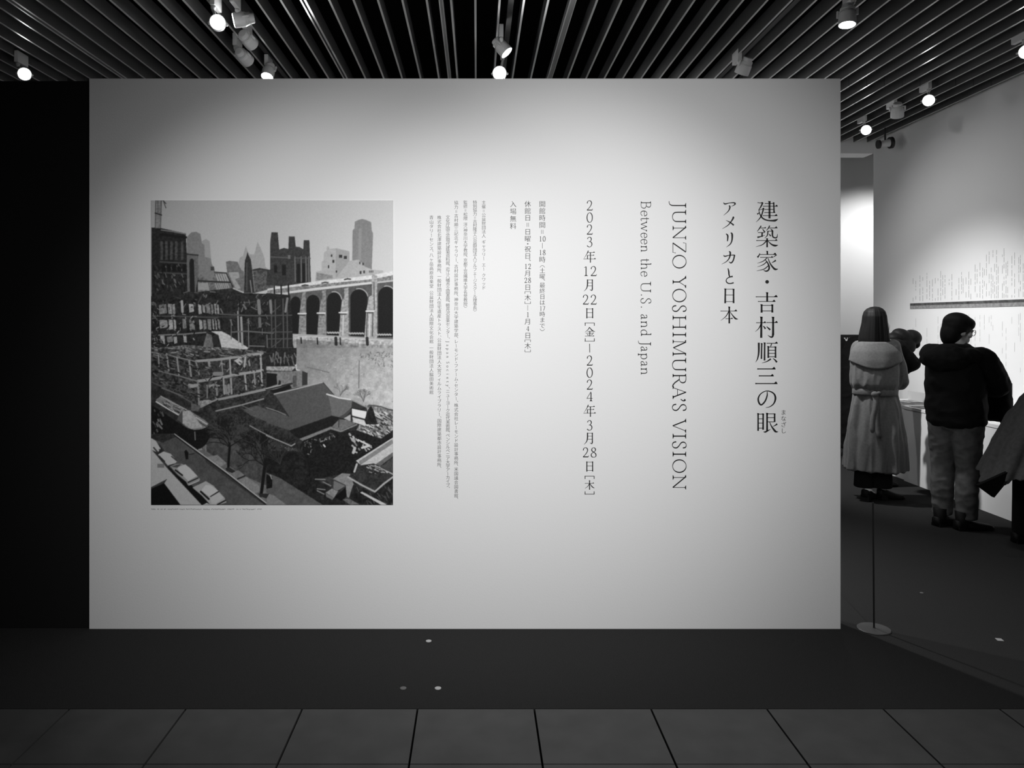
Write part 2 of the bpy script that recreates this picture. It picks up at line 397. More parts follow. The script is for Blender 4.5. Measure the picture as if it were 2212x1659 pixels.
# ---- own serif digits and Latin letters: skeletons in a unit box (x right, y up)
def arc(cx, cy, rx, ry, a0, a1, n=14):
    return [(cx + rx * math.cos(math.radians(a0 + (a1 - a0) * i / n)), cy + ry * math.sin(math.radians(a0 + (a1 - a0) * i / n))) for i in range(n + 1)]
SER = {   # strokes: (kind, points); kind T thick, t thin, m by direction; S = serif (x, y, halfwidth)
 'J': dict(m=[[(.62, 1), (.62, .1), (.56, -.12), (.35, -.24), (.0, -.26)]], S=[(.62, 1, .36)]),
 'U': dict(m=[[(.2, 1), (.2, .35), (.24, .13), (.38, .01), (.55, -.01), (.7, .03), (.82, .16), (.85, .35), (.85, 1)]], S=[(.2, 1, .19), (.85, 1, .14)]),
 'N': dict(t=[[(.17, 0), (.17, .95)], [(.87, 0), (.87, 1)]], T=[[(.1, 1), (.86, .02)]], S=[(.17, 0, .16), (.87, 1, .14), (.09, 1, .09)]),
 'Z': dict(t=[[(.06, .78), (.1, .985), (.9, .985)], [(.06, .015), (.94, .015), (.98, .24)]], T=[[(.9, .98), (.08, .02)]]),
 'O': dict(m=[arc(.5, .5, .46, .505, 90, 450, 36)]),
 'Y': dict(T=[[(.12, 1), (.5, .48)], [(.5, .5), (.5, 0)]], t=[[(.88, 1), (.5, .48)]], S=[(.12, 1, .14), (.88, 1, .13), (.5, 0, .17)]),
 'S': dict(m=[[(.86, .76), (.8, .93), (.6, 1.01), (.36, .99), (.16, .86), (.18, .68), (.38, .56), (.64, .45), (.84, .3), (.82, .11), (.62, -.01), (.38, -.01), (.17, .08), (.1, .27)]]),
 'H': dict(T=[[(.17, 0), (.17, 1)], [(.83, 0), (.83, 1)]], t=[[(.17, .52), (.83, .52)]], S=[(.17, 0, .16), (.17, 1, .16), (.83, 0, .16), (.83, 1, .16)]),
 'I': dict(T=[[(.5, 0), (.5, 1)]], S=[(.5, 0, .46), (.5, 1, .46)]),
 'M': dict(t=[[(.12, 0), (.15, 1)], [(.5, .06), (.85, 1)]], T=[[(.15, 1), (.5, .05)], [(.84, 1), (.88, 0)]], S=[(.12, 0, .12), (.88, 0, .13), (.09, 1, .07), (.91, 1, .07)]),
 'R': dict(T=[[(.14, 0), (.14, 1)], [(.44, .5), (.68, .18), (.86, .03), (1.02, .0)]], m=[[(.14, .985), (.42, .985), (.62, .93), (.7, .76), (.62, .58), (.42, .5), (.14, .5)]], S=[(.14, 0, .14), (.1, 1, .1)]),
 'A': dict(t=[[(.14, 0), (.5, .99)], [(.28, .36), (.74, .36)]], T=[[(.49, 1.0), (.88, 0)]], S=[(.12, 0, .13), (.88, 0, .14)]),
 'V': dict(T=[[(.13, 1), (.5, .01)]], t=[[(.5, .01), (.87, 1)]], S=[(.13, 1, .14), (.87, 1, .13)]),
 "'": dict(m=[[(.55, .97), (.8, .86), (.7, .72), (.3, .6)]], dot=[(.5, .9, .055)]),
 '.': dict(dot=[(.5, .05, .055)]),
 'B': dict(T=[[(.18, 0), (.18, 1)]], m=[[(.18, .985), (.5, .985), (.72, .9), (.74, .72), (.6, .56), (.18, .53)], [(.18, .53), (.6, .53), (.86, .42), (.88, .2), (.7, .04), (.45, .015), (.18, .015)]], S=[(.12, 0, .12), (.12, 1, .12)]),
 'e': dict(m=[[(.1, .33), (.88, .34), (.84, .5), (.66, .61), (.42, .6), (.2, .5), (.1, .3), (.16, .11), (.36, -.01), (.62, .0), (.9, .14)]]),
 't': dict(m=[[(.42, .8), (.42, .15), (.52, .01), (.7, .0), (.98, .08)]], t=[[(.08, .585), (.95, .585)]]),
 'w': dict(T=[[(.1, .6), (.31, .0)], [(.5, .6), (.7, .0)]], t=[[(.31, .0), (.51, .6)], [(.7, .0), (.9, .6)]], S=[(.1, .6, .1), (.9, .6, .09)]),
 'n': dict(T=[[(.2, 0), (.2, .58)], [(.8, 0), (.8, .4)]], m=[[(.2, .42), (.34, .56), (.52, .61), (.7, .57), (.8, .4)]], S=[(.2, 0, .16), (.8, 0, .16), (.12, .58, .07)]),
 'h': dict(T=[[(.2, 0), (.2, 1.04)], [(.8, 0), (.8, .4)]], m=[[(.2, .42), (.34, .56), (.52, .61), (.7, .57), (.8, .4)]], S=[(.2, 0, .16), (.8, 0, .16), (.14, 1.04, .06)]),
 'a': dict(m=[[(.14, .48), (.3, .6), (.55, .6), (.68, .48), (.68, .12), (.76, .01), (.96, .06)], [(.68, .38), (.36, .31), (.14, .2), (.14, .06), (.32, -.01), (.52, .04), (.68, .16)]]),
 'd': dict(T=[[(.74, .0), (.74, 1.04)]], m=[[(.74, .48), (.56, .6), (.34, .57), (.15, .42), (.11, .24), (.2, .07), (.4, -.01), (.6, .05), (.74, .16)]], S=[(.66, 1.04, .08), (.84, 0.01, .12)]),
 'p': dict(T=[[(.22, -.3), (.22, .58)]], m=[[(.22, .45), (.38, .58), (.6, .6), (.82, .46), (.88, .28), (.8, .1), (.6, -.01), (.38, .02), (.22, .12)]], S=[(.22, -.3, .17), (.13, .58, .08)]),
 '0': dict(m=[arc(.5, .5, .4, .5, 90, 450, 30)]),
 '1': dict(T=[[(.55, 0), (.55, .98)]], t=[[(.3, .88), (.55, .98)]], S=[(.55, 0, .26)]),
 '2': dict(m=[[(.14, .72), (.2, .9), (.42, 1.0), (.66, .95), (.78, .76), (.68, .52), (.42, .26), (.1, .03)]], T=[[(.1, .035), (.88, .035)]], t=[[(.88, .03), (.94, .17)]]),
 '3': dict(m=[[(.17, .8), (.3, .95), (.52, .99), (.72, .88), (.72, .68), (.55, .55), (.38, .52)], [(.42, .53), (.66, .5), (.82, .34), (.78, .12), (.58, -.01), (.32, .0), (.12, .12)]]),
 '4': dict(t=[[(.7, .98), (.08, .28)], [(.06, .28), (.95, .28)]], T=[[(.7, 0), (.7, .9)]], S=[(.7, 0, .2)]),
 '7': dict(T=[[(.84, .95), (.4, 0)]], t=[[(.1, .8), (.14, .96), (.86, .96)]]),
 '8': dict(m=[[(.5, .54), (.26, .66), (.22, .84), (.4, .98), (.62, .98), (.78, .84), (.72, .66), (.5, .54), (.24, .4), (.14, .22), (.26, .04), (.5, -.01), (.76, .04), (.87, .2), (.78, .38), (.5, .54)]]),
}
def crom(P, k=5):
    P = [np.array(p, float) for p in P]
    if len(P) < 3 or len(P) > 20: return P
    Q = [2 * P[0] - P[1]] + P + [2 * P[-1] - P[-2]]; out = []
    for i in range(1, len(Q) - 2):
        a, b, c, d = Q[i - 1:i + 3]
        for t in np.linspace(0, 1, k, endpoint=False):
            out.append(0.5 * ((2 * b) + (c - a) * t + (2 * a - 5 * b + 4 * c - d) * t * t + (3 * b - a - 3 * c + d) * t ** 3))
    return out + [P[-1]]
def serif_glyph(ink, ch, f, thick, thin, sx, sy):
    """f maps unit (x, y) to photo pixels; sx, sy pixel size of the unit box"""
    g = SER[ch]
    for kind in 'mTt':
        for pts in g.get(kind, []):
            P = crom(pts, 5) if kind == 'm' else [np.array(p, float) for p in pts]
            out = []
            for i, p in enumerate(P):
                q = P[min(i + 1, len(P) - 1)] - P[max(i - 1, 0)]
                dx, dy = q[0] * sx, q[1] * sy; l = math.hypot(dx, dy) + 1e-9
                if kind == 'T': w = thick
                elif kind == 't': w = thin
                else: w = thin + (thick - thin) * min(1, abs(dy - 0.25 * dx) / l) ** 1.6
                out.append(f(p[0], p[1]) + (w,))
            if len(out) == 2: ink.stroke(out)
            else:
                # no second smoothing
                L = []; R = []
                for i, p in enumerate(out):
                    a = out[min(i + 1, len(out) - 1)]; b = out[max(i - 1, 0)]
                    qx, qy = a[0] - b[0], a[1] - b[1]; l = math.hypot(qx, qy) + 1e-9
                    nx, ny = -qy / l * p[2] / 2, qx / l * p[2] / 2
                    L.append((p[0] + nx, p[1] + ny)); R.append((p[0] - nx, p[1] - ny))
                b0 = len(ink.v)
                for a, b in zip(L, R): ink.v += [a, b]
                for i in range(len(L) - 1): ink.f.append((b0 + 2 * i, b0 + 2 * i + 1, b0 + 2 * i + 3, b0 + 2 * i + 2))
    for (x, y, hw) in g.get('S', []):
        s = 1 if y < .3 else -1; e = thin / sy
        ink.poly([f(x - hw, y - s * 0.0), f(x + hw, y), f(x + hw, y + s * e * .8), f(x + hw * .3, y + s * (e + .05)), f(x - hw * .3, y + s * (e + .05)), f(x - hw, y + s * e * .8)])
    for (x, y, r) in g.get('dot', []):
        c = f(x, y); ink.disc(c[0], c[1], r * sy)
def digit(ink, ch, x0, x1, y0, y1, thick, thin):
    if ch not in SER: return
    serif_glyph(ink, ch, lambda u, v: (x0 + (x1 - x0) * u, y1 - (y1 - y0) * v), thick, thin, x1 - x0, y1 - y0)
def rotated(ink, ch, s, e, base, cap, thick, thin):
    serif_glyph(ink, ch, lambda u, v: (base + cap * v, s + (e - s) * u), thick, thin, e - s, cap)

ink = Ink()
for ch, s, e in (('J', 434.7, 449.5), ('U', 452.5, 483), ('N', 487.5, 517.5), ('Z', 523, 546.8), ('O', 550.5, 580), ('Y', 596, 622), ('O', 623.8, 653), ('S', 658.5, 675),
                 ('H', 681, 712), ('I', 717.5, 728.5), ('M', 733.5, 769), ('U', 772.5, 803), ('R', 807.5, 835), ('A', 833, 861.5), ("'", 860, 867), ('S', 871.5, 889),
                 ('V', 904.5, 935), ('I', 936, 948), ('S', 952.5, 970), ('I', 975, 987), ('O', 992, 1021.5), ('N', 1026, 1057)):
    rotated(ink, ch, s, e, 1453, 29, 2.5, 1.25)
ink.build('roman_title_lettering', M_ink, label='turned serif capitals of the English title')
ink = Ink()
for ch, s, e in (('B', 435, 451.5), ('e', 454.5, 467.5), ('t', 468.5, 477.5), ('w', 477.5, 500.5), ('e', 502.5, 514.5), ('e', 516, 528), ('n', 530, 544.5), ('t', 558, 566.5), ('h', 567.5, 582.5),
                 ('e', 585.5, 598), ('U', 608, 632), ('.', 634.5, 640), ('S', 643.5, 656.5), ('.', 660.5, 666), ('a', 678.5, 690.5), ('n', 693, 708), ('d', 711, 726.5), ('J', 736, 747), ('a', 748, 760), ('p', 762.5, 777), ('a', 779.5, 792), ('n', 794, 809.5)):
    rotated(ink, ch, s, e, 1384.5, 21.5, 1.7, 0.95)
ink.build('roman_subtitle_lettering', M_ink, label='turned upper and lower case serif lettering of the English subtitle')

ink = Ink()
for ch, y in (('2', 433.5), ('0', 459.5), ('2', 485.5), ('3', 512), ('2', 768.5), ('0', 794.5), ('2', 820.5), ('4', 845.5), ('3', 908)):
    digit(ink, ch, 1266.5, 1281, y, y + 21, 2.0, 1.0)
for a, b, y in (('1', '2', 575.5), ('2', '2', 637), ('2', '8', 967)):
    digit(ink, a, 1258, 1272.5, y, y + 20.5, 2.0, 1.0); digit(ink, b, 1275, 1289.5, y, y + 20.5, 2.0, 1.0)
for dy in (0, 333):
    z = Zm(ink, 1080, 420, 7.54, 0, dy)
    z.c((1440, 916, 15), (1415, 970, 9), (1372, 1037, 3)); z.h(1420, 946, 1540, tri=26, w=6); z.h(1425, 992, 1530, tri=22, w=6); z.c((1425, 990, 13), (1425, 1053, 12)); z.h(1368, 1052, 1555, tri=28, w=6); z.v(1473, 946, 1473, 1110, 15)
for dy in (0, 331):
    z = Zm(ink, 1080, 420, 7.54, 0, dy)
    z.c((1426, 1385, 17), (1425, 1470, 17), (1410, 1530, 12), (1368, 1577, 3)); z.v(1505, 1388, 1505, 1545, 16); z.c((1505, 1538, 16), (1494, 1563, 13), (1462, 1548, 3))
    for yy in (1393, 1440, 1490): z.h(1428, yy, 1502, w=6)
for dy in (0, 331):
    z = Zm(ink, 1080, 630, 7.54, 0, dy)
    z.v(1415, 272, 1415, 434, 16); z.v(1510, 272, 1510, 432, 16)
    for yy in (280, 342, 416): z.h(1415, yy, 1510, w=6)
z = Zm(ink, 1080, 630, 7.54)
z.c((1462, 578, 15), (1430, 622, 9), (1383, 662, 3)); z.c((1462, 583, 7), (1500, 630, 15), (1550, 655, 4)); z.h(1425, 645, 1505, w=6); z.h(1400, 676, 1525, tri=18, w=6)
z.v(1463, 645, 1463, 722, 14); z.c((1418, 688, 4), (1440, 714, 13)); z.c((1508, 686, 13), (1486, 714, 4)); z.h(1388, 723, 1530, tri=22, w=6)
for (yb, s) in ((510, 1), (806, -1)):
    z.h(1385, yb, 1540, w=7); z.c((1388, yb, 11), (1388, yb + s * 46, 10)); z.c((1538, yb, 11), (1538, yb + s * 46, 10))
z.c((1460, 848, 10), (1462, 990, 10))
z = Zm(ink, 1240, 840, 6.913)
z.v(232, 1367, 232, 1505, 14); z.h(165, 1410, 294, tri=22, w=6); z.c((227, 1418, 10), (205, 1455, 7), (162, 1487, 3)); z.c((238, 1415, 5), (268, 1458, 12), (302, 1482, 8))
for (yb, s) in ((1303, 1), (1572, -1)):
    z.h(162, yb, 303, w=7); z.c((165, yb, 10), (165, yb + s * 42, 9)); z.c((301, yb, 10), (301, yb + s * 42, 9))
ink.build('date_lettering', M_ink, label='column of exhibition dates')

def col_part(name, m, specs, label):
    ink = Ink()
    for (txt, x, y0, y1, em, ct) in specs: column(ink, txt, x, y0, y1, em, ct)
    return ink.build(name, m, label=label)
def T(s):                                   # [xx] inside braces is set side by side
    out = []; i = 0
    while i < len(s):
        if s[i] == '{':
            j = s.index('}', i); out.append(s[i + 1:j]); i = j + 1
        else: out.append(s[i]); i += 1
    return out
col_part('hours_lettering', mat('dark_grey_vinyl_lettering', 0.06, 0.6, 0.2),
         [(T('開館時間＝{10}─{18}時'), 1171.5, 433, 568, 14.5, 0.016), (T('（土曜、最終日は{17}時まで）'), 1171.5, 572, 716, 12.5, 0.014),
          (T('休館日＝日曜・祝日、{12}月{28}日［木］─1月4日［木］'), 1140, 433, 762, 14.5, 0.016), (T('入場無料'), 1108.5, 433, 496, 14.5, 0.016)],
         'three columns of opening hours')
col_part('credit_lettering', M_ink2,
         [(T('主催＝公益財団法人 ギャラリー エー クワッド'), 1045, 433, 626, 9.2, 0.012),
          (T('特別協力＝吉村隆子（公益財団法人ソルフェージスクール理事長）'), 1026, 433, 673, 9.2, 0.012),
          (T('監修＝松隈 洋（神奈川大学教授、京都工芸繊維大学名誉教授）'), 1005.5, 433, 665, 9.2, 0.012),
          (T('協力＝吉村順三記念ギャラリー、吉村設計事務所、神奈川大学建築学部、レーモンド・ファーム・センター、株式会社レーモンド設計事務所、米国議会図書館、'), 985.5, 433, 1080, 9.4, 0.012),
          (T('文化庁国立近現代建築資料館、近江八幡市立図書館、軽井沢音楽センター、Japan Society、ニューヨーク近代美術館、ペンシルベニア大学アーカイブ、'), 967.5, 465, 1056, 9.4, 0.012),
          (T('株式会社北澤建築設計事務所、一般財団法人住宅遺産トラスト、公益財団法人大宮フィルムライブラリー、国際建築都市設計事務所、'), 949, 465, 1013, 9.4, 0.012),
          (T('青山タリーセンス、八ヶ岳高原音楽堂 公益財団法人国際文化会館 一般財団法人脇田美術館'), 932, 465, 852, 9.4, 0.012)],
         'seven columns of small grey credits')
col_part('reading_lettering', M_ink, [(T('まなざし'), 1692.5, 884, 937, 12.5, 0.012)], 'tiny reading beside the last title character')
ink = Ink(); x = 327                          # caption under the photograph: too small to read, a row of minute marks
while x < 568:
    w = random.choice((1.2, 1.6, 2.0, 2.6))
    if random.random() > 0.12: ink.stroke([(x, 1100 + random.uniform(-.8, .6), 1.6), (x + w, 1099.6 + random.uniform(-.8, .8), 1.2)])
    x += w + random.choice((0.5, 0.9))
ink.build('caption_lettering', M_ink3, label='minute caption line under the photograph')

# ---------------------------------------------------------------- the photograph on the partition
class Raster:
    """greys drawn in photo pixels, sampled on a fine grid"""
    X0, Y0, X1, Y1, ST = 327, 433, 849, 1090.5, 1.0
    def __init__(s):
        s.w = int((s.X1 - s.X0) / s.ST) + 1; s.h = int((s.Y1 - s.Y0) / s.ST) + 1
        s.gx, s.gy = np.meshgrid(s.X0 + np.arange(s.w) * s.ST, s.Y0 + np.arange(s.h) * s.ST)
        s.a = np.full((s.h, s.w), 165.0)
        s.nz = s.vnoise(3.0, 1); s.nz2 = s.vnoise(9.0, 2)
    def vnoise(s, cell, seed):
        r = np.random.default_rng(seed); n = r.random((int(s.h * s.ST / cell) + 3, int(s.w * s.ST / cell) + 3))
        fx = (s.gx - s.X0) / cell; fy = (s.gy - s.Y0) / cell
        ix = fx.astype(int); iy = fy.astype(int); tx = fx - ix; ty = fy - iy
        tx = tx * tx * (3 - 2 * tx); ty = ty * ty * (3 - 2 * ty)
        return (n[iy, ix] * (1 - tx) + n[iy, ix + 1] * tx) * (1 - ty) + (n[iy + 1, ix] * (1 - tx) + n[iy + 1, ix + 1] * tx) * ty
    def mask(s, pts):
        m = np.zeros((s.h, s.w), bool)
        ys = [p[1] for p in pts]
        j0 = max(0, int((min(ys) - s.Y0) / s.ST) - 1); j1 = min(s.h, int((max(ys) - s.Y0) / s.ST) + 2)
        gx = s.gx[j0:j1]; gy = s.gy[j0:j1]; mm = m[j0:j1]
        for (ax, ay), (bx, by) in zip(pts, pts[1:] + pts[:1]):
            if ay == by: continue
            c = (gy >= min(ay, by)) & (gy < max(ay, by))
            mm ^= c & (gx < ax + (gy - ay) * (bx - ax) / (by - ay))
        return m
    def fill(s, pts, v, n=0, n2=0):
        c = np.zeros((s.h, s.w))
        for dx, dy in ((-.3, -.2), (.2, -.3), (.3, .2), (-.2, .3)): c += s.mask([(x + dx, y + dy) for x, y in pts])
        c /= 4; s.a = s.a * (1 - c) + (v + n * (s.nz - .5) * 2 + n2 * (s.nz2 - .5) * 2) * c
    def line(s, pts, v, w):
        for (ax, ay), (bx, by) in zip(pts, pts[1:]):
            l = math.hypot(bx - ax, by - ay) + 1e-6
            j0 = max(0, int((min(ay, by) - w - s.Y0) / s.ST)); j1 = min(s.h, int((max(ay, by) + w - s.Y0) / s.ST) + 2)
            i0 = max(0, int((min(ax, bx) - w - s.X0) / s.ST)); i1 = min(s.w, int((max(ax, bx) + w - s.X0) / s.ST) + 2)
            if j1 <= j0 or i1 <= i0: continue
            gx = s.gx[j0:j1, i0:i1]; gy = s.gy[j0:j1, i0:i1]
            t = np.clip(((gx - ax) * (bx - ax) + (gy - ay) * (by - ay)) / l ** 2, 0, 1)
            d = np.hypot(gx - ax - t * (bx - ax), gy - ay - t * (by - ay))
            k = np.clip(w / 2 + .5 - d, 0, 1); s.a[j0:j1, i0:i1] = s.a[j0:j1, i0:i1] * (1 - k) + v * k
R = Raster()
ZO = {1: (310, 420), 2: (580, 420), 3: (310, 760), 4: (580, 760)}; ZS = 4.739
def zp(zn, pts): return [(ZO[zn][0] + x / ZS, ZO[zn][1] + y / ZS) for x, y in pts]
def F(zn, v, pts, n=0, n2=0): R.fill(zp(zn, pts), v, n, n2)
def L(zn, v, w, *pts): R.line(zp(zn, pts), v, w / ZS)
def B(zn, v, x0, y0, x1, y1, n=0): F(zn, v, [(x0, y0), (x1, y0), (x1, y1), (x0, y1)], n)
rr = random.Random(3)
def scatter(zn, poly, count, vs, ln, w, ang=None):
    m = R.mask(zp(zn, poly)); idx = np.argwhere(m)
    if not len(idx): return
    for _ in range(count):
        j, i = idx[rr.randrange(len(idx))]; x = R.X0 + i * R.ST; y = R.Y0 + j * R.ST
        a = math.radians(ang + rr.uniform(-18, 18)) if ang is not None else rr.uniform(0, math.pi)
        l = rr.uniform(*ln) / ZS
        R.line([(x, y), (x + l * math.cos(a), y + l * math.sin(a))], rr.choice(vs), rr.uniform(*w) / ZS)
# sky
R.a[:] = 156 + (R.gx - 327) / 522 * 14 + (R.gy - 433) / 200 * 6
R.fill([(320, 640), (600, 640), (640, 800), (860, 880), (860, 1095), (320, 1095)], 44, 10, 10)
# ------- skyline
F(1, 138, [(600, 480), (640, 455), (680, 480), (700, 720), (610, 720)])
F(1, 112, [(445, 440), (490, 390), (540, 382), (585, 405), (600, 500), (625, 515), (630, 640), (690, 655), (700, 710), (730, 760), (740, 900), (445, 900)], 6)
F(1, 142, [(960, 790), (985, 650), (1020, 630), (1050, 525), (1070, 590), (1090, 612), (1135, 615), (1170, 485), (1210, 570), (1240, 650), (1250, 740), (1285, 775), (1100, 800)], 5)
F(1, 100, [(845, 690), (880, 680), (965, 690), (1000, 770), (1030, 790), (1030, 1000), (930, 960), (860, 810)], 12)
F(1, 140, [(870, 800), (975, 795), (985, 850), (940, 870), (1000, 960), (950, 975)], 8)
F(1, 96, [(690, 900), (730, 800), (850, 805), (920, 960), (900, 1000), (530, 1000), (530, 870), (580, 820)], 25)
for k in range(5): L(1, 150, 14, (745 + k * 24, 820), (770 + k * 24, 885))
for k in range(9): L(1, 150, 10, (545 + k * 14, 910), (555 + k * 14, 975))
for k in range(7): L(1, 140, 12, (740 + k * 20, 915), (760 + k * 20, 970))
L(1, 40, 14, (545, 885), (700, 892), (890, 900)); L(1, 35, 10, (730, 795), (850, 805), (920, 950))
B(1, 60, 690, 740, 725, 780)
F(1, 36, [(85, 340), (180, 345), (435, 400), (445, 605), (560, 620), (560, 1000), (85, 1000)], 10)
L(1, 110, 12, (185, 365), (300, 380), (430, 405)); L(1, 26, 26, (180, 410), (435, 440))
for xx in (175, 225, 275, 325, 385): B(1, 66, xx, 480, xx + 26, 670, 14)
L(1, 70, 12, (170, 690), (440, 705)); L(1, 66, 12, (170, 800), (440, 815))
for k in range(5): B(1, 22, 195 + k * 52, 715, 230 + k * 52, 790)
scatter(1, [(95, 700), (450, 700), (450, 990), (95, 990)], 60, (60, 80, 100, 20), (10, 40), (5, 14), 70)
F(1, 92, [(445, 610), (555, 620), (570, 800), (535, 1000), (450, 1000)], 10); L(1, 40, 12, (440, 612), (560, 622))
F(1, 30, [(472, 700), (480, 665), (500, 655), (518, 672), (528, 1000), (478, 1000)])
# crane
F(1, 122, [(125, 56), (190, 56), (175, 345), (120, 345)], 14); L(1, 50, 5, (128, 56), (122, 345)); L(1, 50, 5, (188, 56), (178, 345)); L(1, 30, 10, (122, 192), (188, 212))
L(1, 50, 9, (200, 60), (232, 95)); L(1, 50, 7, (210, 80), (232, 140)); L(1, 70, 5, (150, 56), (150, 190))
# steeple and houses
F(1, 74, [(1120, 770), (1190, 760), (1330, 785), (1330, 960), (1140, 1010)], 22); L(1, 45, 16, (1125, 775), (1190, 762), (1327, 785))
F(1, 46, [(1030, 1010), (1035, 780), (1040, 680), (1060, 620), (1068, 585), (1076, 620), (1100, 665), (1115, 770), (1140, 1010)], 8)
L(1, 120, 10, (1095, 880), (1110, 1000)); L(1, 110, 8, (1125, 860), (1140, 990)); L(1, 80, 8, (1060, 700), (1060, 980))
# cathedral
F(2, 50, [(-20, 930), (-10, 790), (18, 770), (20, 480), (32, 388), (96, 390), (112, 565), (160, 548), (205, 560), (210, 430), (270, 432), (280, 535), (322, 540), (358, 562), (362, 470), (420, 470), (437, 905), (210, 945)], 9)
for (a, b, c, d) in ((292, 710, 326, 905), (342, 705, 378, 905), (60, 725, 90, 800), (140, 720, 180, 830)): B(2, 24, a, b, c, d)
for xx in (272, 336, 384, 412): L(2, 92, 12, (xx, 640), (xx + 4, 890))
B(2, 96, 200, 620, 226, 660); L(2, 78, 12, (30, 640), (200, 650)); L(2, 74, 10, (280, 650), (430, 655))
# pale blocks and the tower
F(2, 113, [(858, 680), (862, 370), (880, 350), (885, 280), (920, 262), (960, 252), (1000, 262), (1052, 285), (1058, 370), (1072, 400), (1058, 770), (900, 770)], 5)
L(2, 124, 30, (940, 360), (935, 660))
F(2, 150, [(480, 890), (488, 790), (545, 780), (545, 690), (565, 680), (570, 590), (596, 580), (598, 530), (622, 535), (625, 560), (700, 550), (828, 582), (830, 680), (925, 668), (990, 740), (1060, 770), (1175, 780), (1175, 800), (900, 860)], 6)
F(2, 136, [(690, 555), (828, 582), (830, 680), (690, 860)], 4); F(2, 118, [(495, 800), (660, 830), (660, 860), (490, 880)], 16)
for (a, b, c, d) in ((722, 618, 756, 650), (772, 630, 804, 662), (640, 615, 655, 640), (655, 670, 676, 700), (610, 725, 624, 755), (930, 690, 942, 715), (962, 700, 976, 725), (935, 785, 952, 815), (972, 780, 988, 808), (1030, 780, 1038, 800), (1048, 780, 1056, 800), (1066, 780, 1074, 800), (690, 780, 704, 800)): B(2, 48, a, b, c, d)
# the arcade
F(2, 76, [(215, 1015), (1285, 890), (1285, 1490), (215, 1440)], 10)
F(2, 186, [(-10, 965), (215, 930), (480, 890), (1060, 828), (1285, 782), (1285, 832), (1060, 880), (480, 935), (215, 965), (-10, 1000)], 14)
F(2, 112, [(-10, 985), (215, 950), (480, 925), (1060, 868), (1285, 825), (1285, 880), (1060, 905), (480, 965), (215, 1000), (-10, 1020)], 26)
L(2, 182, 16, (215, 1000), (480, 965), (1050, 903)); L(2, 160, 14, (1115, 900), (1285, 882))
for xx, yy in ((60, 990), (130, 985), (205, 980)): L(2, 22, 14, (xx, yy - 50), (xx + 4, yy + 45))
for xx, yy in ((375, 935), (580, 908), (810, 872)): L(2, 60, 14, (xx - 30, yy), (xx, yy - 8), (xx + 30, yy - 4))
for (x0, x1, top, spr, bot) in ((228, 330, 1045, 1105, 1435), (390, 525, 1028, 1100, 1440), (598, 748, 1003, 1090, 1445), (838, 1015, 972, 1060, 1450), (1122, 1300, 945, 1040, 1460)):
    cx, rx = (x0 + x1) / 2, (x1 - x0) / 2
    P = [(x0, bot), (x0, spr)] + [(cx - rx * math.cos(t), spr - (spr - top) * math.sin(t)) for t in np.linspace(0.1, math.pi - 0.1, 12)] + [(x1, spr), (x1, bot)]
    F(2, 24, P); 
    if x0 > 500: L(2, 150, 9, *[(cx - (rx + 4) * math.cos(t), spr - (spr - top + 8) * math.sin(t)) for t in np.linspace(1.3, math.pi - 0.2, 9)])
for v, P in ((118, [(350, 1000), (382, 995), (388, 1440), (308, 1440), (318, 1220), (335, 1100)]), (118, [(550, 985), (590, 980), (592, 1445), (500, 1445), (516, 1210), (540, 1080), (552, 1070)]),
             (138, [(778, 960), (820, 955), (822, 1460), (722, 1455), (738, 1200), (755, 1080), (778, 1060)]), (142, [(1060, 815), (1115, 830), (1112, 1475), (982, 1470), (1002, 1190), (1030, 1050), (1060, 1030)])):
    F(2, v, P, 22)
for xx, yy in ((1040, 1195), (765, 1210), (540, 1215), (345, 1220)): L(2, 190, 14, (xx - 40, yy), (xx + 40, yy)); L(2, 60, 12, (xx - 30, yy + 16), (xx + 30, yy + 16))
L(2, 60, 9, (1012, 1220), (1005, 1450)); L(2, 60, 9, (1070, 1220), (1065, 1450)); L(2, 175, 16, (1040, 1230), (1035, 1440)); L(2, 170, 14, (768, 1240), (762, 1440)); L(2, 80, 10, (1080, 900), (1085, 1180))
for a, b, yy in ((605, 745, 1412), (830, 990, 1420), (1110, 1285, 1432)):
    for k in range(int((b - a) / 26)): L(2, 150, 18, (a + k * 26, yy), (a + 14 + k * 26, yy + 6))
L(2, 150, 16, (215, 1432), (720, 1455), (1285, 1490))
F(2, 150, [(232, 1450), (1285, 1500), (1285, 1585), (250, 1525)], 26, 18)
for xx in (335, 500, 690, 735, 1010): L(2, 40, 30 if xx in (690, 1010) else 14, (xx, 1470), (xx + 4, 1535))
# the big wall and its stains
F(2, 146, [(250, 1522), (1285, 1585), (1285, 1700), (250, 1700)], 10, 12)
F(4, 160, [(285, -40), (1285, -40), (1285, 590), (990, 560), (850, 495), (600, 440), (560, 315), (400, 350), (400, 210), (290, 175)], 9, 10)
F(4, 168, [(700, 60), (1285, 20), (1285, 570), (1000, 520), (700, 330)], 10, 12)
_m = R.mask(zp(4, [(285, -130), (1285, -60), (1285, 590), (990, 560), (850, 495), (600, 440), (560, 315), (400, 350), (400, 210), (290, 175)]))
R.a[_m] *= (np.clip(.72 + (R.gx - 640) / 260 * .2 + (R.gy - 750) / 130 * .14, .7, 1.04))[_m]
scatter(4, [(900, -10), (1280, -10), (1280, 160), (1000, 120)], 60, (80, 95, 110), (8, 26), (4, 8))
scatter(4, [(420, -10), (1280, 10), (1280, 540), (860, 480), (620, 330)], 90, (115, 125, 185), (6, 18), (3, 6))
L(4, 100, 10, (400, 158), (520, 185), (620, 212)); L(4, 90, 8, (930, 90), (925, 370))
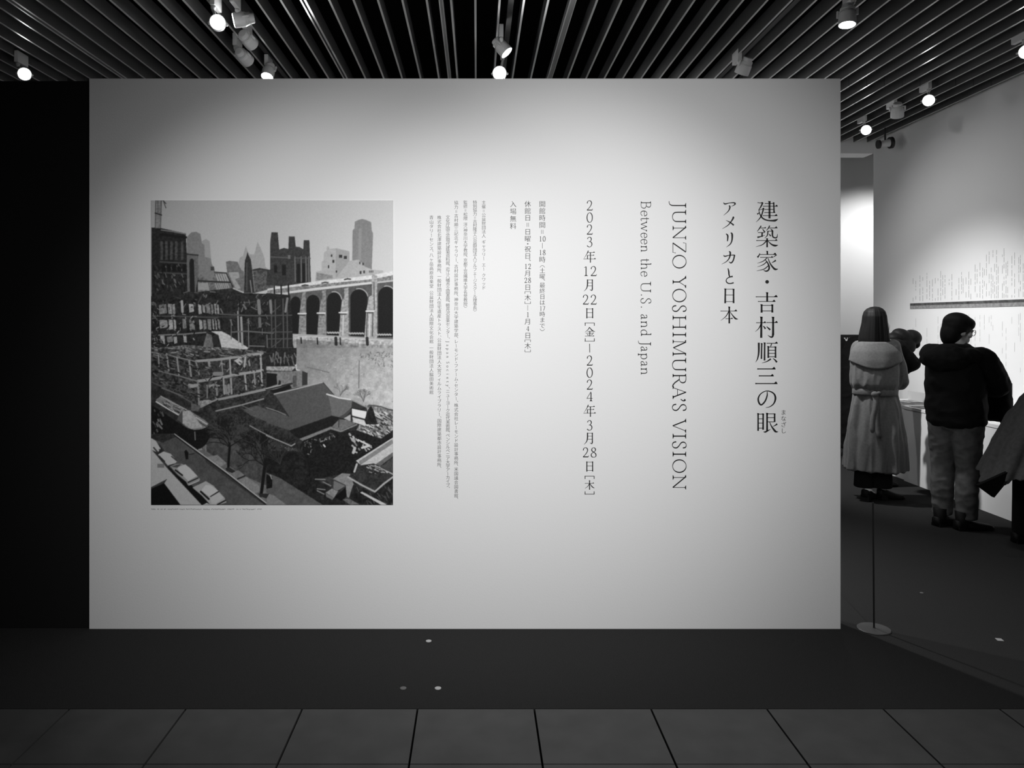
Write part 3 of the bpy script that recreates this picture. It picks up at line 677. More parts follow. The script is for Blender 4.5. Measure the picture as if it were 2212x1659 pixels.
# ------- the demolition
F(1, 36, [(85, 985), (560, 1000), (900, 960), (1020, 1010), (1330, 1020), (1330, 1700), (85, 1700)], 12, 8)
F(2, 34, [(-20, 1010), (225, 1030), (250, 1440), (250, 1530), (280, 1640), (250, 1700), (-20, 1700)], 8)
scatter(1, [(85, 985), (900, 985), (1320, 1030), (1320, 1400), (85, 1130)], 70, (70, 90, 110, 18), (15, 70), (4, 12))
for y0, y1, cols in ((1115, 1235, ((160, 235), (250, 290), (295, 322), (465, 512), (560, 592), (602, 628), (640, 682), (692, 714), (724, 742), (752, 772))),
                     (1270, 1395, ((165, 245), (258, 300), (310, 332), (398, 436), (470, 522), (570, 602), (612, 640), (655, 690), (704, 720), (735, 750), (760, 782))),
                     (1440, 1535, ((172, 216), (240, 300), (310, 342), (408, 440)))):
    for a, b in cols:
        F(1, rr.choice((110, 128, 146)), [(a, y0 + rr.randrange(0, 20)), (b, y0 + rr.randrange(0, 25)), (b + 8, y1 - rr.randrange(0, 40)), (a + 8, y1 - rr.randrange(0, 30))], 20)
L(1, 150, 26, (395, 1095), (402, 1200)); L(1, 70, 14, (100, 1245), (440, 1250), (760, 1262)); L(1, 110, 14, (160, 1440), (420, 1430), (640, 1412)); L(1, 60, 10, (560, 1250), (960, 1255))
F(1, 172, [(690, 1402), (800, 1400), (880, 1440), (950, 1490), (1075, 1570), (1060, 1592), (800, 1565), (770, 1440)], 14)
F(1, 96, [(610, 1570), (650, 1420), (700, 1440), (720, 1570)], 16); B(1, 40, 715, 1470, 765, 1530)
L(1, 130, 16, (968, 1200), (978, 1515)); L(1, 140, 22, (1002, 1260), (1014, 1545)); L(1, 105, 10, (1075, 1270), (1080, 1570)); L(1, 100, 10, (900, 1280), (900, 1480))
L(1, 74, 14, (780, 1225), (1070, 1240), (1327, 1240)); L(1, 90, 14, (900, 1410), (1050, 1400), (1327, 1420)); L(1, 100, 12, (1080, 1550), (1240, 1556))
L(1, 110, 34, (1180, 1090), (1190, 1215)); L(1, 95, 30, (1190, 1270), (1195, 1350)); L(1, 95, 24, (1305, 1100), (1310, 1210)); L(1, 100, 20, (1025, 1130), (1050, 1170)); L(1, 90, 12, (1265, 1440), (1270, 1580))
for xx in (30, 70, 150, 190): L(2, 74, 12, (xx, 1070 if xx > 100 else 1080), (xx + 5, 1400), (xx + 5, 1659))
for yy in (1240, 1410, 1480, 1575): L(2, 68, 12, (0, yy), (240, yy - 4))
L(2, 110, 26, (20, 1090), (30, 1210)); L(2, 110, 22, (195, 1065), (175, 1200)); L(2, 70, 10, (40, 1210), (120, 1140)); L(2, 70, 10, (40, 1560), (130, 1490)); L(2, 64, 10, (40, 1390), (130, 1320))
# rubble deck and frame grid
F(1, 92, [(85, 1575), (460, 1540), (700, 1560), (1220, 1600), (1215, 1700), (85, 1700)], 40, 20)
F(3, 52, [(85, -30), (1215, -20), (1222, 190), (1330, 180), (1330, 380), (590, 570), (490, 520), (85, 310)], 26, 10)
for v, w, P in ((120, 12, ((85, 5), (300, 45), (540, 100))), (110, 12, ((160, 195), (340, 240), (555, 300))), (80, 10, ((90, 310), (340, 430), (500, 520))), (100, 10, ((190, 370), (400, 450))),
                (140, 26, ((545, 95), (800, 75), (1215, 15))), (140, 28, ((560, 300), (760, 270), (1000, 225), (1218, 190))), (130, 26, ((590, 560), (760, 490), (1000, 440), (1240, 385), (1330, 365))),
                (130, 14, ((155, 20), (162, 150))), (130, 16, ((240, 20), (262, 190))), (130, 16, ((345, 55), (366, 235))), (130, 18, ((470, 90), (490, 250))), (120, 16, ((540, 100), (572, 230))), (110, 16, ((555, 300), (575, 450))), (120, 18, ((560, 330), (572, 540))),
                (130, 26, ((670, 95), (680, 140))), (140, 18, ((885, 70), (905, 425))), (150, 18, ((1200, 25), (1215, 340))), (140, 18, ((1040, 230), (1055, 385))), (130, 14, ((1135, 220), (1145, 330))), (140, 18, ((820, 265), (830, 430))), (120, 14, ((800, 90), (815, 230))),
                (110, 14, ((655, 345), (655, 470))), (120, 20, ((655, 345), (750, 340), (755, 440))), (140, 40, ((475, 345), (505, 350))), (140, 36, ((525, 345), (545, 345))), (70, 10, ((365, 260), (370, 400)))):
    L(3, v, w, *P)
B(3, 56, 715, 100, 795, 200, 8); F(3, 165, [(930, 90), (1000, 50), (1020, 110), (990, 140)]); L(3, 150, 22, (1045, 60), (1035, 150)); L(3, 130, 16, (1075, 60), (1090, 140)); L(3, 120, 40, (730, 225), (800, 225)); L(3, 120, 30, (840, 350), (850, 420)); L(3, 120, 24, (875, 340), (880, 410))
F(3, 132, [(580, 500), (670, 490), (720, 510), (620, 560), (585, 570)], 25)
scatter(3, [(540, 100), (1215, 30), (1230, 360), (590, 560)], 90, (95, 120, 34, 140, 28), (10, 46), (4, 13))
scatter(3, [(90, 0), (540, 100), (570, 480), (100, 300)], 90, (90, 110, 22, 25), (10, 50), (4, 12), 25)
scatter(1, [(95, 1560), (700, 1560), (1210, 1600), (1210, 1655), (95, 1655)], 130, (125, 105, 62, 140, 48), (14, 60), (4, 10), 15)
scatter(1, [(95, 1100), (540, 1100), (540, 1540), (95, 1540)], 60, (120, 20, 140, 25), (10, 34), (5, 12))
scatter(1, [(85, 1100), (150, 1100), (160, 1650), (85, 1650)], 40, (90, 110), (10, 30), (4, 9))
# ------- street
F(3, 46, [(560, 590), (720, 510), (1330, 385), (1330, 1330), (1000, 1060), (640, 830)], 16, 12)
F(3, 96, [(300, 830), (640, 960), (700, 900), (900, 960), (1330, 1230), (1330, 1580), (1290, 1580)], 8, 6)
F(3, 66, [(640, 880), (900, 900), (1330, 1230), (1330, 1400), (1040, 1270), (650, 1020)], 10, 10)
F(3, 72, [(80, 850), (200, 830), (310, 820), (1285, 1570), (600, 1570), (180, 960), (80, 890)], 6, 6)
F(3, 44, [(80, 820), (330, 820), (330, 870), (200, 930), (80, 880)], 10, 8); F(3, 52, [(620, 1050), (700, 1120), (900, 1290), (1280, 1567), (1240, 1567), (640, 1130)], 6)
L(3, 176, 9, (320, 838), (470, 950), (850, 1230), (1285, 1568)); L(3, 24, 10, (315, 850), (460, 960), (840, 1240), (1265, 1568))
F(3, 20, [(85, 545), (160, 590), (460, 790), (640, 780), (720, 800), (640, 950), (560, 1005), (320, 835), (85, 840)], 5)
scatter(3, [(90, 560), (200, 600), (220, 800), (90, 830)], 16, (80, 110, 60), (14, 40), (8, 18), 60)
F(3, 112, [(130, 490), (180, 450), (250, 480), (445, 590), (490, 610), (630, 700), (692, 750), (600, 790), (520, 800), (440, 770), (350, 690), (372, 650), (250, 590), (140, 520)], 14)
F(3, 70, [(370, 640), (400, 600), (400, 735), (345, 690)]); L(3, 190, 12, (132, 510), (250, 580), (360, 645)); L(3, 150, 10, (180, 452), (300, 520), (440, 590)); L(3, 40, 9, (215, 545), (300, 600)); L(3, 60, 8, (480, 720), (500, 780)); L(3, 60, 10, (530, 690), (640, 760)); L(3, 170, 10, (540, 670), (660, 745))
scatter(3, [(180, 470), (430, 590), (380, 630), (200, 540)], 24, (150, 60, 40), (20, 60), (5, 10), 28)
F(3, 148, [(405, 610), (480, 600), (540, 680), (610, 770), (490, 790), (405, 730)], 14); F(3, 84, [(490, 520), (590, 560), (560, 610), (490, 600)], 10)
L(3, 100, 12, (528, 820), (532, 900)); F(3, 20, [(420, 1020), (440, 1000), (462, 1030), (460, 1100), (435, 1100)]); L(3, 40, 10, (470, 1050), (520, 1040))
L(3, 110, 14, (640, 950), (640, 1010)); L(3, 130, 16, (570, 1000), (600, 995))
for P, v in (([(650, 1075), (760, 1055), (855, 1140), (790, 1175)], 118), ([(885, 1245), (975, 1210), (1045, 1268), (960, 1312)], 112), ([(965, 1312), (1060, 1280), (1180, 1365), (1200, 1430), (1130, 1445)], 118), ([(1190, 1430), (1330, 1430), (1330, 1500), (1240, 1490)], 105)): F(3, v, P, 8, 8)
L(3, 36, 14, (965, 1300), (1040, 1268))
# cars
F(3, 168, [(78, 880), (130, 912), (178, 990), (150, 1030), (78, 1000)]); L(3, 50, 14, (108, 980), (150, 1030)); L(3, 40, 10, (165, 1000), (185, 1020))
F(3, 160, [(78, 990), (245, 1190), (600, 1568), (385, 1568), (215, 1345), (245, 1300), (78, 1385)], 4); B(3, 110, 145, 1145, 215, 1185)
F(3, 18, [(250, 1160), (330, 1250), (500, 1370), (705, 1568), (600, 1568), (255, 1185)])
F(3, 166, [(150, 1050), (210, 1018), (280, 1042), (350, 1118), (330, 1138), (250, 1162), (210, 1110)]); L(3, 40, 9, (165, 1065), (220, 1120)); L(3, 60, 12, (290, 1070), (345, 1115))
F(3, 134, [(275, 1170), (335, 1148), (395, 1145), (470, 1180), (550, 1265), (585, 1305), (560, 1325), (460, 1368), (440, 1330), (350, 1255)]); F(3, 172, [(345, 1185), (430, 1150), (485, 1195), (552, 1268), (460, 1322), (380, 1240)]); L(3, 25, 16, (330, 1210), (400, 1262)); L(3, 45, 14, (460, 1335), (560, 1290)); L(3, 170, 9, (470, 1362), (570, 1318)); F(3, 70, [(285, 1175), (340, 1155), (390, 1150), (350, 1185)])
F(3, 150, [(503, 1388), (640, 1322), (720, 1370), (830, 1490), (852, 1540), (760, 1568), (690, 1568), (600, 1470)]); F(3, 174, [(590, 1420), (640, 1360), (690, 1365), (765, 1420), (680, 1480)]); L(3, 22, 20, (590, 1430), (670, 1505)); L(3, 40, 12, (690, 1480), (770, 1430)); L(3, 40, 16, (760, 1562), (840, 1520)); F(3, 165, [(680, 1490), (770, 1440), (825, 1490), (740, 1555), (700, 1550)]); F(3, 160, [(600, 1568), (650, 1545), (700, 1568)])
F(3, 14, [(78, 1400), (215, 1345), (380, 1568), (78, 1568)]); L(3, 60, 14, (80, 1395), (215, 1325))
# ------- the roofs, garden and trees
F(4, 34, [(-20, -40), (290, -40), (285, 130), (-20, 160)], 10); scatter(4, [(0, 0), (270, 0), (270, 120), (0, 130)], 26, (80, 100), (20, 60), (6, 14), 80)
F(4, 138, [(-20, 150), (290, 150), (240, 196), (-20, 190)], 28)
F(4, 108, [(-20, 200), (250, 200), (345, 188), (400, 215), (400, 345), (240, 375), (-20, 390)], 14); F(4, 48, [(345, 195), (402, 215), (400, 335), (345, 345)]); F(4, 26, [(-20, 215), (90, 225), (95, 330), (-20, 370)]); L(4, 110, 16, (92, 250), (100, 340)); F(4, 36, [(110, 285), (130, 300), (125, 340), (100, 340)])
B(4, 70, 250, 245, 290, 360, 12); L(4, 40, 18, (-20, 385), (240, 325)); L(4, 150, 12, (-20, 375), (130, 340)); F(4, 24, [(20, 400), (220, 335), (240, 370), (60, 425)])
L(3, 130, 14, (745, 605), (1000, 545), (1230, 480)); F(3, 78, [(1020, 590), (1160, 550), (1240, 580), (1330, 640), (1330, 740), (1100, 650)], 8)
F(4, 74, [(60, 440), (560, 310), (672, 440), (600, 432), (622, 480), (650, 650), (220, 802), (-20, 725), (-20, 580), (150, 640), (212, 660), (90, 480)], 5)
L(4, 148, 13, (60, 432), (300, 375), (560, 310)); L(4, 40, 8, (70, 450), (210, 660)); L(4, 40, 6, (560, 312), (672, 440))
F(4, 44, [(-20, 450), (60, 440), (150, 600), (-20, 570)], 14); L(4, 125, 8, (-20, 570), (100, 610), (180, 645))
F(4, 92, [(600, 432), (850, 492), (862, 520), (850, 600), (722, 668), (650, 652), (622, 480)], 6); L(4, 190, 14, (598, 432), (720, 470), (850, 490)); L(4, 130, 12, (850, 492), (920, 525), (992, 562)); F(4, 48, [(855, 512), (992, 565), (930, 580), (850, 570)]); F(4, 64, [(760, 650), (850, 570), (850, 600), (770, 680), (722, 668)])
F(4, 26, [(215, 805), (650, 655), (722, 668), (722, 770), (640, 760), (320, 885), (250, 870)], 5)
F(4, 112, [(318, 890), (640, 765), (740, 805), (905, 735), (915, 748), (740, 822), (640, 792), (350, 912)], 8); F(4, 98, [(722, 690), (860, 700), (890, 735), (740, 805), (650, 765)], 10); F(4, 154, [(770, 680), (842, 640), (840, 708)]); L(4, 40, 8, (722, 680), (720, 770))
F(4, 202, [(852, 580), (1005, 610), (995, 690), (858, 655)]); F(4, 180, [(860, 668), (985, 700), (1090, 755), (1080, 790), (920, 735), (870, 720)], 10); L(4, 24, 9, (855, 655), (990, 690)); L(4, 30, 9, (850, 575), (852, 715))
F(4, 118, [(990, 545), (1100, 540), (1285, 600), (1285, 790), (1150, 890), (900, 800), (930, 745), (1080, 780)], 40, 16)
scatter(4, [(1090, 600), (1280, 620), (1280, 790), (1150, 890), (930, 790)], 110, (40, 30, 175, 190, 60), (12, 46), (5, 13), 40)
L(4, 170, 10, (1080, 625), (1180, 640)); L(4, 60, 10, (1030, 545), (1150, 560), (1270, 600))
F(4, 30, [(1050, 552), (1075, 590), (1090, 650), (1120, 742), (1000, 742), (982, 700), (1005, 640), (1020, 590)], 10)
F(4, 26, [(350, 912), (640, 795), (740, 826), (900, 800), (1150, 890), (1285, 800), (1285, 860), (910, 1110), (870, 1240), (740, 1250), (480, 1310), (280, 1120), (330, 960)], 9)
scatter(4, [(360, 920), (640, 810), (680, 860), (400, 1060)], 30, (120, 90, 60), (10, 30), (6, 16)); scatter(4, [(820, 830), (1030, 900), (1020, 1000), (860, 1040)], 30, (150, 165, 110, 30), (14, 40), (10, 22), 40)
L(4, 190, 14, (920, 900), (1030, 955)); L(4, 180, 24, (960, 980), (1030, 960)); L(4, 165, 30, (870, 1030), (885, 985)); L(4, 190, 14, (565, 950), (580, 970))
F(4, 40, [(-20, 740), (210, 810), (330, 900), (270, 950), (230, 960), (-20, 860)], 12, 8); L(4, 134, 11, (-20, 855), (100, 905), (235, 962), (272, 940))
F(4, 52, [(-20, 880), (240, 975), (300, 1040), (350, 960), (350, 1060), (-20, 1010)], 20, 12); F(4, 110, [(160, 975), (280, 990), (300, 1040), (210, 1030)], 18)
F(4, 30, [(-20, 1010), (350, 1020), (480, 1310), (700, 1420), (800, 1567), (560, 1567), (300, 1450), (-20, 1240)], 9, 7)
F(4, 80, [(-20, 1235), (120, 1290), (560, 1568), (-20, 1568)], 7, 7); F(4, 112, [(-20, 1440), (60, 1470), (190, 1568), (-20, 1568)], 8)
F(4, 20, [(-20, 1250), (40, 1280), (40, 1390), (-20, 1400)], 8); L(4, 150, 9, (20, 1260), (35, 1300))
F(4, 118, [(660, 1300), (755, 1240), (835, 1250), (872, 1350), (862, 1515), (800, 1480), (792, 1362)], 10); F(4, 100, [(670, 1312), (790, 1370), (705, 1422), (664, 1400)]); L(4, 50, 6, (665, 1310), (785, 1365)); F(4, 118, [(585, 1440), (650, 1398), (715, 1428), (670, 1495)], 14); F(4, 96, [(585, 1445), (670, 1495), (655, 1515), (590, 1480)], 10); F(4, 16, [(680, 1485), (792, 1385), (802, 1480), (745, 1525)])
for P in (((480, 1302), (580, 1305)), ((560, 1330), (640, 1370)), ((500, 1420), (570, 1455)), ((500, 1400), (580, 1410))): L(4, 118, 11, *P)
F(4, 168, [(895, 1112), (1285, 868), (1285, 1020), (1100, 1150), (950, 1162)], 12)
for k in range(40): t = k / 40; x = 930 + 340 * t; y = 1130 - 225 * t; L(4, 60, 5, (x, y - 10), (x + 16, y + 22))
L(4, 20, 10, (900, 1105), (1285, 862)); F(4, 90, [(1100, 1150), (1285, 1020), (1285, 1060), (1140, 1170)], 10)
F(4, 44, [(880, 1230), (950, 1160), (1080, 1140), (1285, 1250), (1285, 1260), (1095, 1420), (820, 1275)], 10, 8); scatter(4, [(990, 1160), (1110, 1150), (1240, 1240), (1040, 1240)], 40, (160, 130, 30), (10, 36), (6, 14), 25)
L(4, 150, 18, (815, 1280), (950, 1360), (1090, 1430), (1180, 1350), (1275, 1280)); L(4, 165, 20, (880, 1225), (905, 1150)); L(4, 150, 16, (1140, 1180), (1275, 1250)); F(4, 60, [(1140, 1180), (1285, 1080), (1285, 1250)], 10)
F(4, 30, [(868, 1360), (1090, 1445), (1285, 1285), (1285, 1568), (800, 1568)], 9, 8); scatter(4, [(870, 1370), (1090, 1450), (1270, 1300), (1270, 1560), (900, 1560)], 40, (70, 80, 16), (20, 70), (4, 8), 55)
F(4, 172, [(938, 1440), (958, 1430), (1210, 1560), (1195, 1568), (1160, 1568)]); F(4, 90, [(760, 1510), (830, 1500), (930, 1560), (840, 1568)], 16)
# bare trees
def twig(zn, x, y, a, l, w, v, depth):
    if depth == 0 or l < 6: return
    x2, y2 = x + l * math.cos(a), y + l * math.sin(a)
    L(zn, v, w, (x, y), (x2, y2))
    for _ in range(rr.choice((2, 2, 3))): twig(zn, x2, y2, a + rr.uniform(-.75, .75), l * rr.uniform(.62, .86), w * .66, v, depth - 1)
L(3, 20, 24, (885, 960), (868, 1210)); F(3, 40, [(840, 1190), (880, 1180), (945, 1220), (910, 1240), (850, 1215)])
L(3, 20, 32, (1245, 1160), (1205, 1470)); F(3, 40, [(1170, 1450), (1290, 1450), (1260, 1500), (1200, 1480)])
for k in range(7): twig(3, 885, 970, -math.pi / 2 + rr.uniform(-1.2, 1.1), 95, 9, 24, 6)
for k in range(9): twig(3, 1245, 1170, -math.pi / 2 + rr.uniform(-1.3, 1.2), 110, 11, 22, 6)
for k in range(6): twig(3, 900, 930, -math.pi / 2 + rr.uniform(-1.3, 1.1), 95, 4, 66, 5)
for k in range(5): twig(3, 1180, 960, -math.pi / 2 + rr.uniform(-1.4, 1.2), 105, 4, 62, 5)
for k in range(7): twig(4, 120, 1150, -math.pi / 2 + rr.uniform(-1.5, 1.5), 85, 5, 52, 5)
for k in range(8): twig(4, 420, 1180, -math.pi / 2 + rr.uniform(-1.4, 1.4), 90, 6, 20, 5)
for xx, yy, n in ((735, 450, 4), (975, 510, 6)):
    for k in range(n): twig(4, xx, yy, -math.pi / 2 + rr.uniform(-.6, .6), 48, 5, 92, 4)
L(4, 134, 11, (-20, 855), (100, 905), (235, 962), (272, 940)); L(3, 128, 10, (1090, 755), (1200, 815), (1327, 880)); L(3, 96, 7, (1000, 545), (1120, 600))
# soften, grain
a = R.a; p = np.pad(a, 1, mode='edge'); blur = (p[:-2, 1:-1] + p[2:, 1:-1] + p[1:-1, :-2] + p[1:-1, 2:] + 2 * a) / 6
a = blur * .7 + a * .3 + RNG.normal(0, 2.5, a.shape)
a = np.clip(a, 8, 235) / 255; alb = np.where(a <= .04045, a / 12.92, ((a + .055) / 1.055) ** 2.4) * 1.5
alb = np.clip(alb, 0.004, .85)
ox, oz = px(327, 1090.5); pw, ph = 522 * D / FPX, 657.5 * D / FPX
cx_, cz_ = ox + pw / 2, oz + ph / 2
me = bpy.data.meshes.new('photograph_print')
xs = (R.gx - (R.X0 + R.X1) / 2) * D / FPX; zs = ((R.Y0 + R.Y1) / 2 - R.gy) * D / FPX
V = np.stack([xs, np.full_like(xs, -0.003), zs], -1).reshape(-1, 3)
nV = len(V); I = np.arange(nV).reshape(R.h, R.w)
Q = np.stack([I[1:, :-1], I[1:, 1:], I[:-1, 1:], I[:-1, :-1]], -1).reshape(-1, 4)
x0, x1, z0, z1 = xs.min(), xs.max(), zs.min(), zs.max()
back = [(x0, 0, z0), (x1, 0, z0), (x1, 0, z1), (x0, 0, z1)]
bl, br, tr, tl = I[-1, 0], I[-1, -1], I[0, -1], I[0, 0]
faces = Q.tolist() + [[nV + 3, nV + 2, nV + 1, nV]]
# thin edges of the mounting board, bottom, top, left, right
faces += [[nV, nV + 1] + I[-1, ::-1].tolist(), [nV + 2, nV + 3] + I[0, :].tolist(), [nV + 3, nV] + I[::-1, 0].tolist(), [nV + 1, nV + 2] + I[:, -1].tolist()]
me.from_pydata(np.vstack([V, back]).tolist(), [], faces)
ca = me.color_attributes.new('print', 'FLOAT_COLOR', 'POINT')
c = np.ones((nV + 4, 4), np.float32); c[:nV, :3] = alb.reshape(-1, 1); c[nV:, :3] = .6
ca.data.foreach_set('color', c.ravel())
mp = bpy.data.materials.new('matte_photographic_print'); mp.use_nodes = True
at = mp.node_tree.nodes.new('ShaderNodeVertexColor'); at.layer_name = 'print'
pb = mp.node_tree.nodes['Principled BSDF']; pb.inputs['Roughness'].default_value = .6; pb.inputs['Specular IOR Level'].default_value = .15
mp.node_tree.links.new(at.outputs['Color'], pb.inputs['Base Color'])
pr = link('photograph_print', me, mp); pr.location = (cx_, D - 0.0005, cz_)
tag(pr, 'large black and white photograph of a tiled-roof house among demolished buildings', 'photograph')

# ---------------------------------------------------------------- lighting tracks and spotlights
def at_px(x, y, d):
    X, Z = px(x, y, d); return Vector((X, d, Z))
for X, lab in ((-3.755, 'black lighting track at the far left, above the black wall'), (-1.76, 'black lighting track crowded with spotlights, left of centre'), (0.24, 'black lighting track above the middle of the white partition'),
               (2.24, 'black lighting track with one dark spotlight, right of centre'), (4.07, 'black lighting track beside the right gallery wall')):
    bm = bmesh.new(); box(bm, X - 0.02, X + 0.02, 0.6, 9.49, CZ + 0.045, CZ + 0.08)
    tag(bm_obj('lighting_track', bm, M_lampd), lab, 'lighting track', 'tracks running between the ceiling slats')

def spotlight(label, lens, depth, aim, adapter, lit=True, r=0.052, alen=0.15, power=0, deg=60, gain=None):
    """lens: photo pixel of the lens centre at that depth; adapter: photo pixel of the box on the track"""
    az = CZ - 0.03; ad = FPX * (az - CAMZ) / (VPY - adapter[1]); A = Vector(((adapter[0] - VPX) * ad / FPX, ad, az))
    P = at_px(lens[0], lens[1], depth); d = Vector(aim).normalized()
    root = thing('track_spotlight', label, 'spotlight', tuple(A), 0, 'spotlights on the ceiling tracks')
    bm = bmesh.new(); box(bm, -0.017, 0.017, -alen / 2, alen / 2, -0.022, 0.074, bev=0.004); bm_obj('adapter', bm, M_lamp, root)
    C = P - d * 0.085 - A                              # pivot, in root space
    top = Vector((0, alen * 0.32 * (1 if C.y > 0 else -1), -0.022))
    bm = bmesh.new(); lathe(bm, top, (0, 0, -1), [(0, .017), (.02, .017), (.022, .012), (.035, .012)], 16)
    k = top + Vector((0, 0, -.03))
    if (C - k).length > 0.01: lathe(bm, k, C - k, [(0, .010), ((C - k).length, .010)], 10)
    bm_obj('stem', bm, M_lamp, root, True)
    u, v, _ = frame_of(d)
    bm = bmesh.new()
    for s in (-1, 1):
        lathe(bm, C + u * s * (r + .004) - d * .02, d, [(0, .009), (.045, .009)], 8)
    lathe(bm, C - u * (r + .006) - d * .012, u, [(0, .006), (2 * r + .012, .006)], 8)
    bm_obj('yoke', bm, M_lamp, root)
    bm = bmesh.new()
    lathe(bm, C + d * .085, -d, [(0.004, r * .86), (0, r * .9), (0, r), (.03, r), (.075, r * .97), (.105, r * .72), (.135, r * .66), (.14, r * .55)], 28)
    for q in (.088, .098, .108): lathe(bm, C + d * (.085 - q), -d, [(0, r * .86), (.004, r * .86)], 24)
    bm_obj('lamp_housing', bm, M_lamp, root, False)
    bm = bmesh.new(); lathe(bm, C + d * .080, d, [(0, r * .9), (.0065, r * .88), (.010, r * .6)], 24); bm_obj('lens', bm, M_lens if lit else M_lensoff, root)
    if power:
        o = spot(tuple(P + d * .03), tuple(P + d), power, deg, .8, .04)
    return root

spotlight('lit white spotlight at the far left, above the black wall', (53, 160), 6.3, (.50, -.85, -.25), (46, 134))
spotlight('brightest spotlight of the left cluster, its round lens facing the viewer', (470, 48), 5.1, (.28, -.95, -.22), (466, 12))
spotlight('spotlight in the left cluster with its lit lens turned left, seen edge-on', (505, 44), 5.3, (-.96, -.22, -.2), (508, 6))
spotlight('white spotlight facing away, hanging lowest in the left cluster', (536, 132), 6.05, (.25, .93, -.25), (513, 98), False)
spotlight('white spotlight facing away on the track just right of the lowest lamp', (545, 96), 5.75, (.25, .9, -.25), (534, 62), False)
spotlight('spotlight half hidden by the partition top, at the end of the left cluster', (577, 166), 6.4, (-.1, -.45, -.88), (580, 142))
spotlight('spotlight over the partition middle with its lens tilted down to the right', (1095, 114), 5.85, (.62, -.12, -.72), (1082, 80))
spotlight('glaring spotlight just above the middle of the partition top', (1079, 158), 6.1, (-.05, -.96, -.24), (1086, 118), True, .056)
spotlight('dull unlit spotlight above the partition, right of centre', (1601, 160), 6.4, (-.25, .45, -.85), (1592, 130), False, .06)
spotlight('spotlight pointing straight down near the top edge, above the partition right end', (1830, 54), 5.0, (-.08, -.12, -.98), (1836, -4), True, .054)
spotlight('spotlight cut by the top edge of the picture, right of the down-pointing one', (1893, -28), 5.05, (.3, .85, -.3), (1890, -30), False)
spotlight('lit spotlight cut by the right edge, nearest of the gallery row', (2217, 112), 5.75, (-.55, -.8, -.25), (2203, 84))
spotlight('lit spotlight in the gallery row, second from the right edge', (2006, 217), 6.95, (-.5, -.83, -.25), (1999, 191))
spotlight('unlit spotlight facing down in the gallery row between two lit ones', (1938, 252), 7.55, (.25, .5, -.8), (1926, 228), False, .06)
spotlight('lit spotlight at the far end of the gallery row', (1871, 281), 8.0, (-.42, -.87, -.25), (1862, 260))
# the little dark pair in the corner
t = thing('corner_spotlight', 'small grey fitting with two dark round ends under the far ceiling corner', 'spotlight', tuple(at_px(1912, 309, 8.766)))
bm = bmesh.new(); lathe(bm, (-.055, 0, -.01), (1, 0, .12), [(0, .03), (.10, .045)], 20); bm_obj('body', bm, M_lamp, t)
bm = bmesh.new(); lathe(bm, (-.085, 0, -.016), (1, 0, .12), [(0, .05), (.02, .05)], 20); bm_obj('end_cap', bm, M_lampd, t)
bm = bmesh.new(); lathe(bm, (.05, 0, .002), (1, 0, .12), [(0, .066), (.03, .066)], 20); bm_obj('end_cap', bm, M_lampd, t)
bm = bmesh.new(); lathe(bm, (0, 0, .02), (0, 0, 1), [(0, .01), (CZ - t.location.z - .0215, .01)], 10); bm_obj('stem', bm, M_lampd, t)

# ---------------------------------------------------------------- gallery wall graphics
WX = 4.9
class WallInk:
    def __init__(s): s.v = []; s.f = []
    def rect(s, xa, xb, z0, z1):                          # photo columns on the wall x = WX
        ya, yb = FPX * WX / (xa - VPX), FPX * WX / (xb - VPX); b = len(s.v); x = WX - 0.0008
        s.v += [(x, ya, z0), (x, yb, z0), (x, yb, z1), (x, ya, z1)]; s.f.append((b, b + 1, b + 2, b + 3))
    def build(s, name, m, parent, label):
        me = bpy.data.meshes.new(name); me.from_pydata(s.v, [], s.f); o = link(name, me, m, parent); o['label'] = label; return o
wallr = bpy.data.objects['wall_right']
rr = random.Random(5)
wi = WallInk(); wj = WallInk(); x = 1972.0
while x < 2330:
    d = FPX * WX / (x - VPX); top = 2.0 + (0.10 + 0.0005 * (x - 1972)) * rr.random() + (0.08 if x > 2120 else 0)
    z = top
    while z > 1.815:
        h = rr.uniform(.02, .08)
        if rr.random() < .8: wi.rect(x, x + .75, max(z - h, 1.80), z)
        z -= h + rr.uniform(.006, .02)
    if rr.random() < .65:
        z = 1.66 - rr.random() * .05; zb = rr.choice((1.5, 1.3, 1.1))
        while z > zb:
            h = rr.uniform(.03, .10)
            if rr.random() < .6: wj.rect(x, x + .6, z - h, z)
            z -= h + rr.uniform(.01, .03)
    x += rr.choice((3.5, 4.5, 6, 6, 9))
wi.build('timeline_lettering', mat('wall_text_grey', .33, .6, .2), wallr, 'thin vertical columns of small text above the dark strip')
wj.build('timeline_notes', mat('wall_text_pale_grey', .46, .6, .2), wallr, 'fainter columns of small text below the dark strip')
t = thing('timeline_strip', 'long narrow dark strip of printed pictures along the right gallery wall', 'picture strip', (WX - 0.004, 7.0, 1.75))
M_strip = mat('dark_photo_strip', .075, .5, .3, noise=.6, nscale=22)
M_strip2 = mat('mid_grey_photo_strip', .27, .5, .3, noise=.3, nscale=30)
bm = bmesh.new(); box(bm, -.002, .004, -3.6, 1.686, .004, .031); bm_obj('upper_band', bm, M_strip, t)
bm = bmesh.new(); box(bm, -.002, .004, -3.6, 1.686, -.031, .004); bm_obj('lower_band', bm, M_strip2, t)
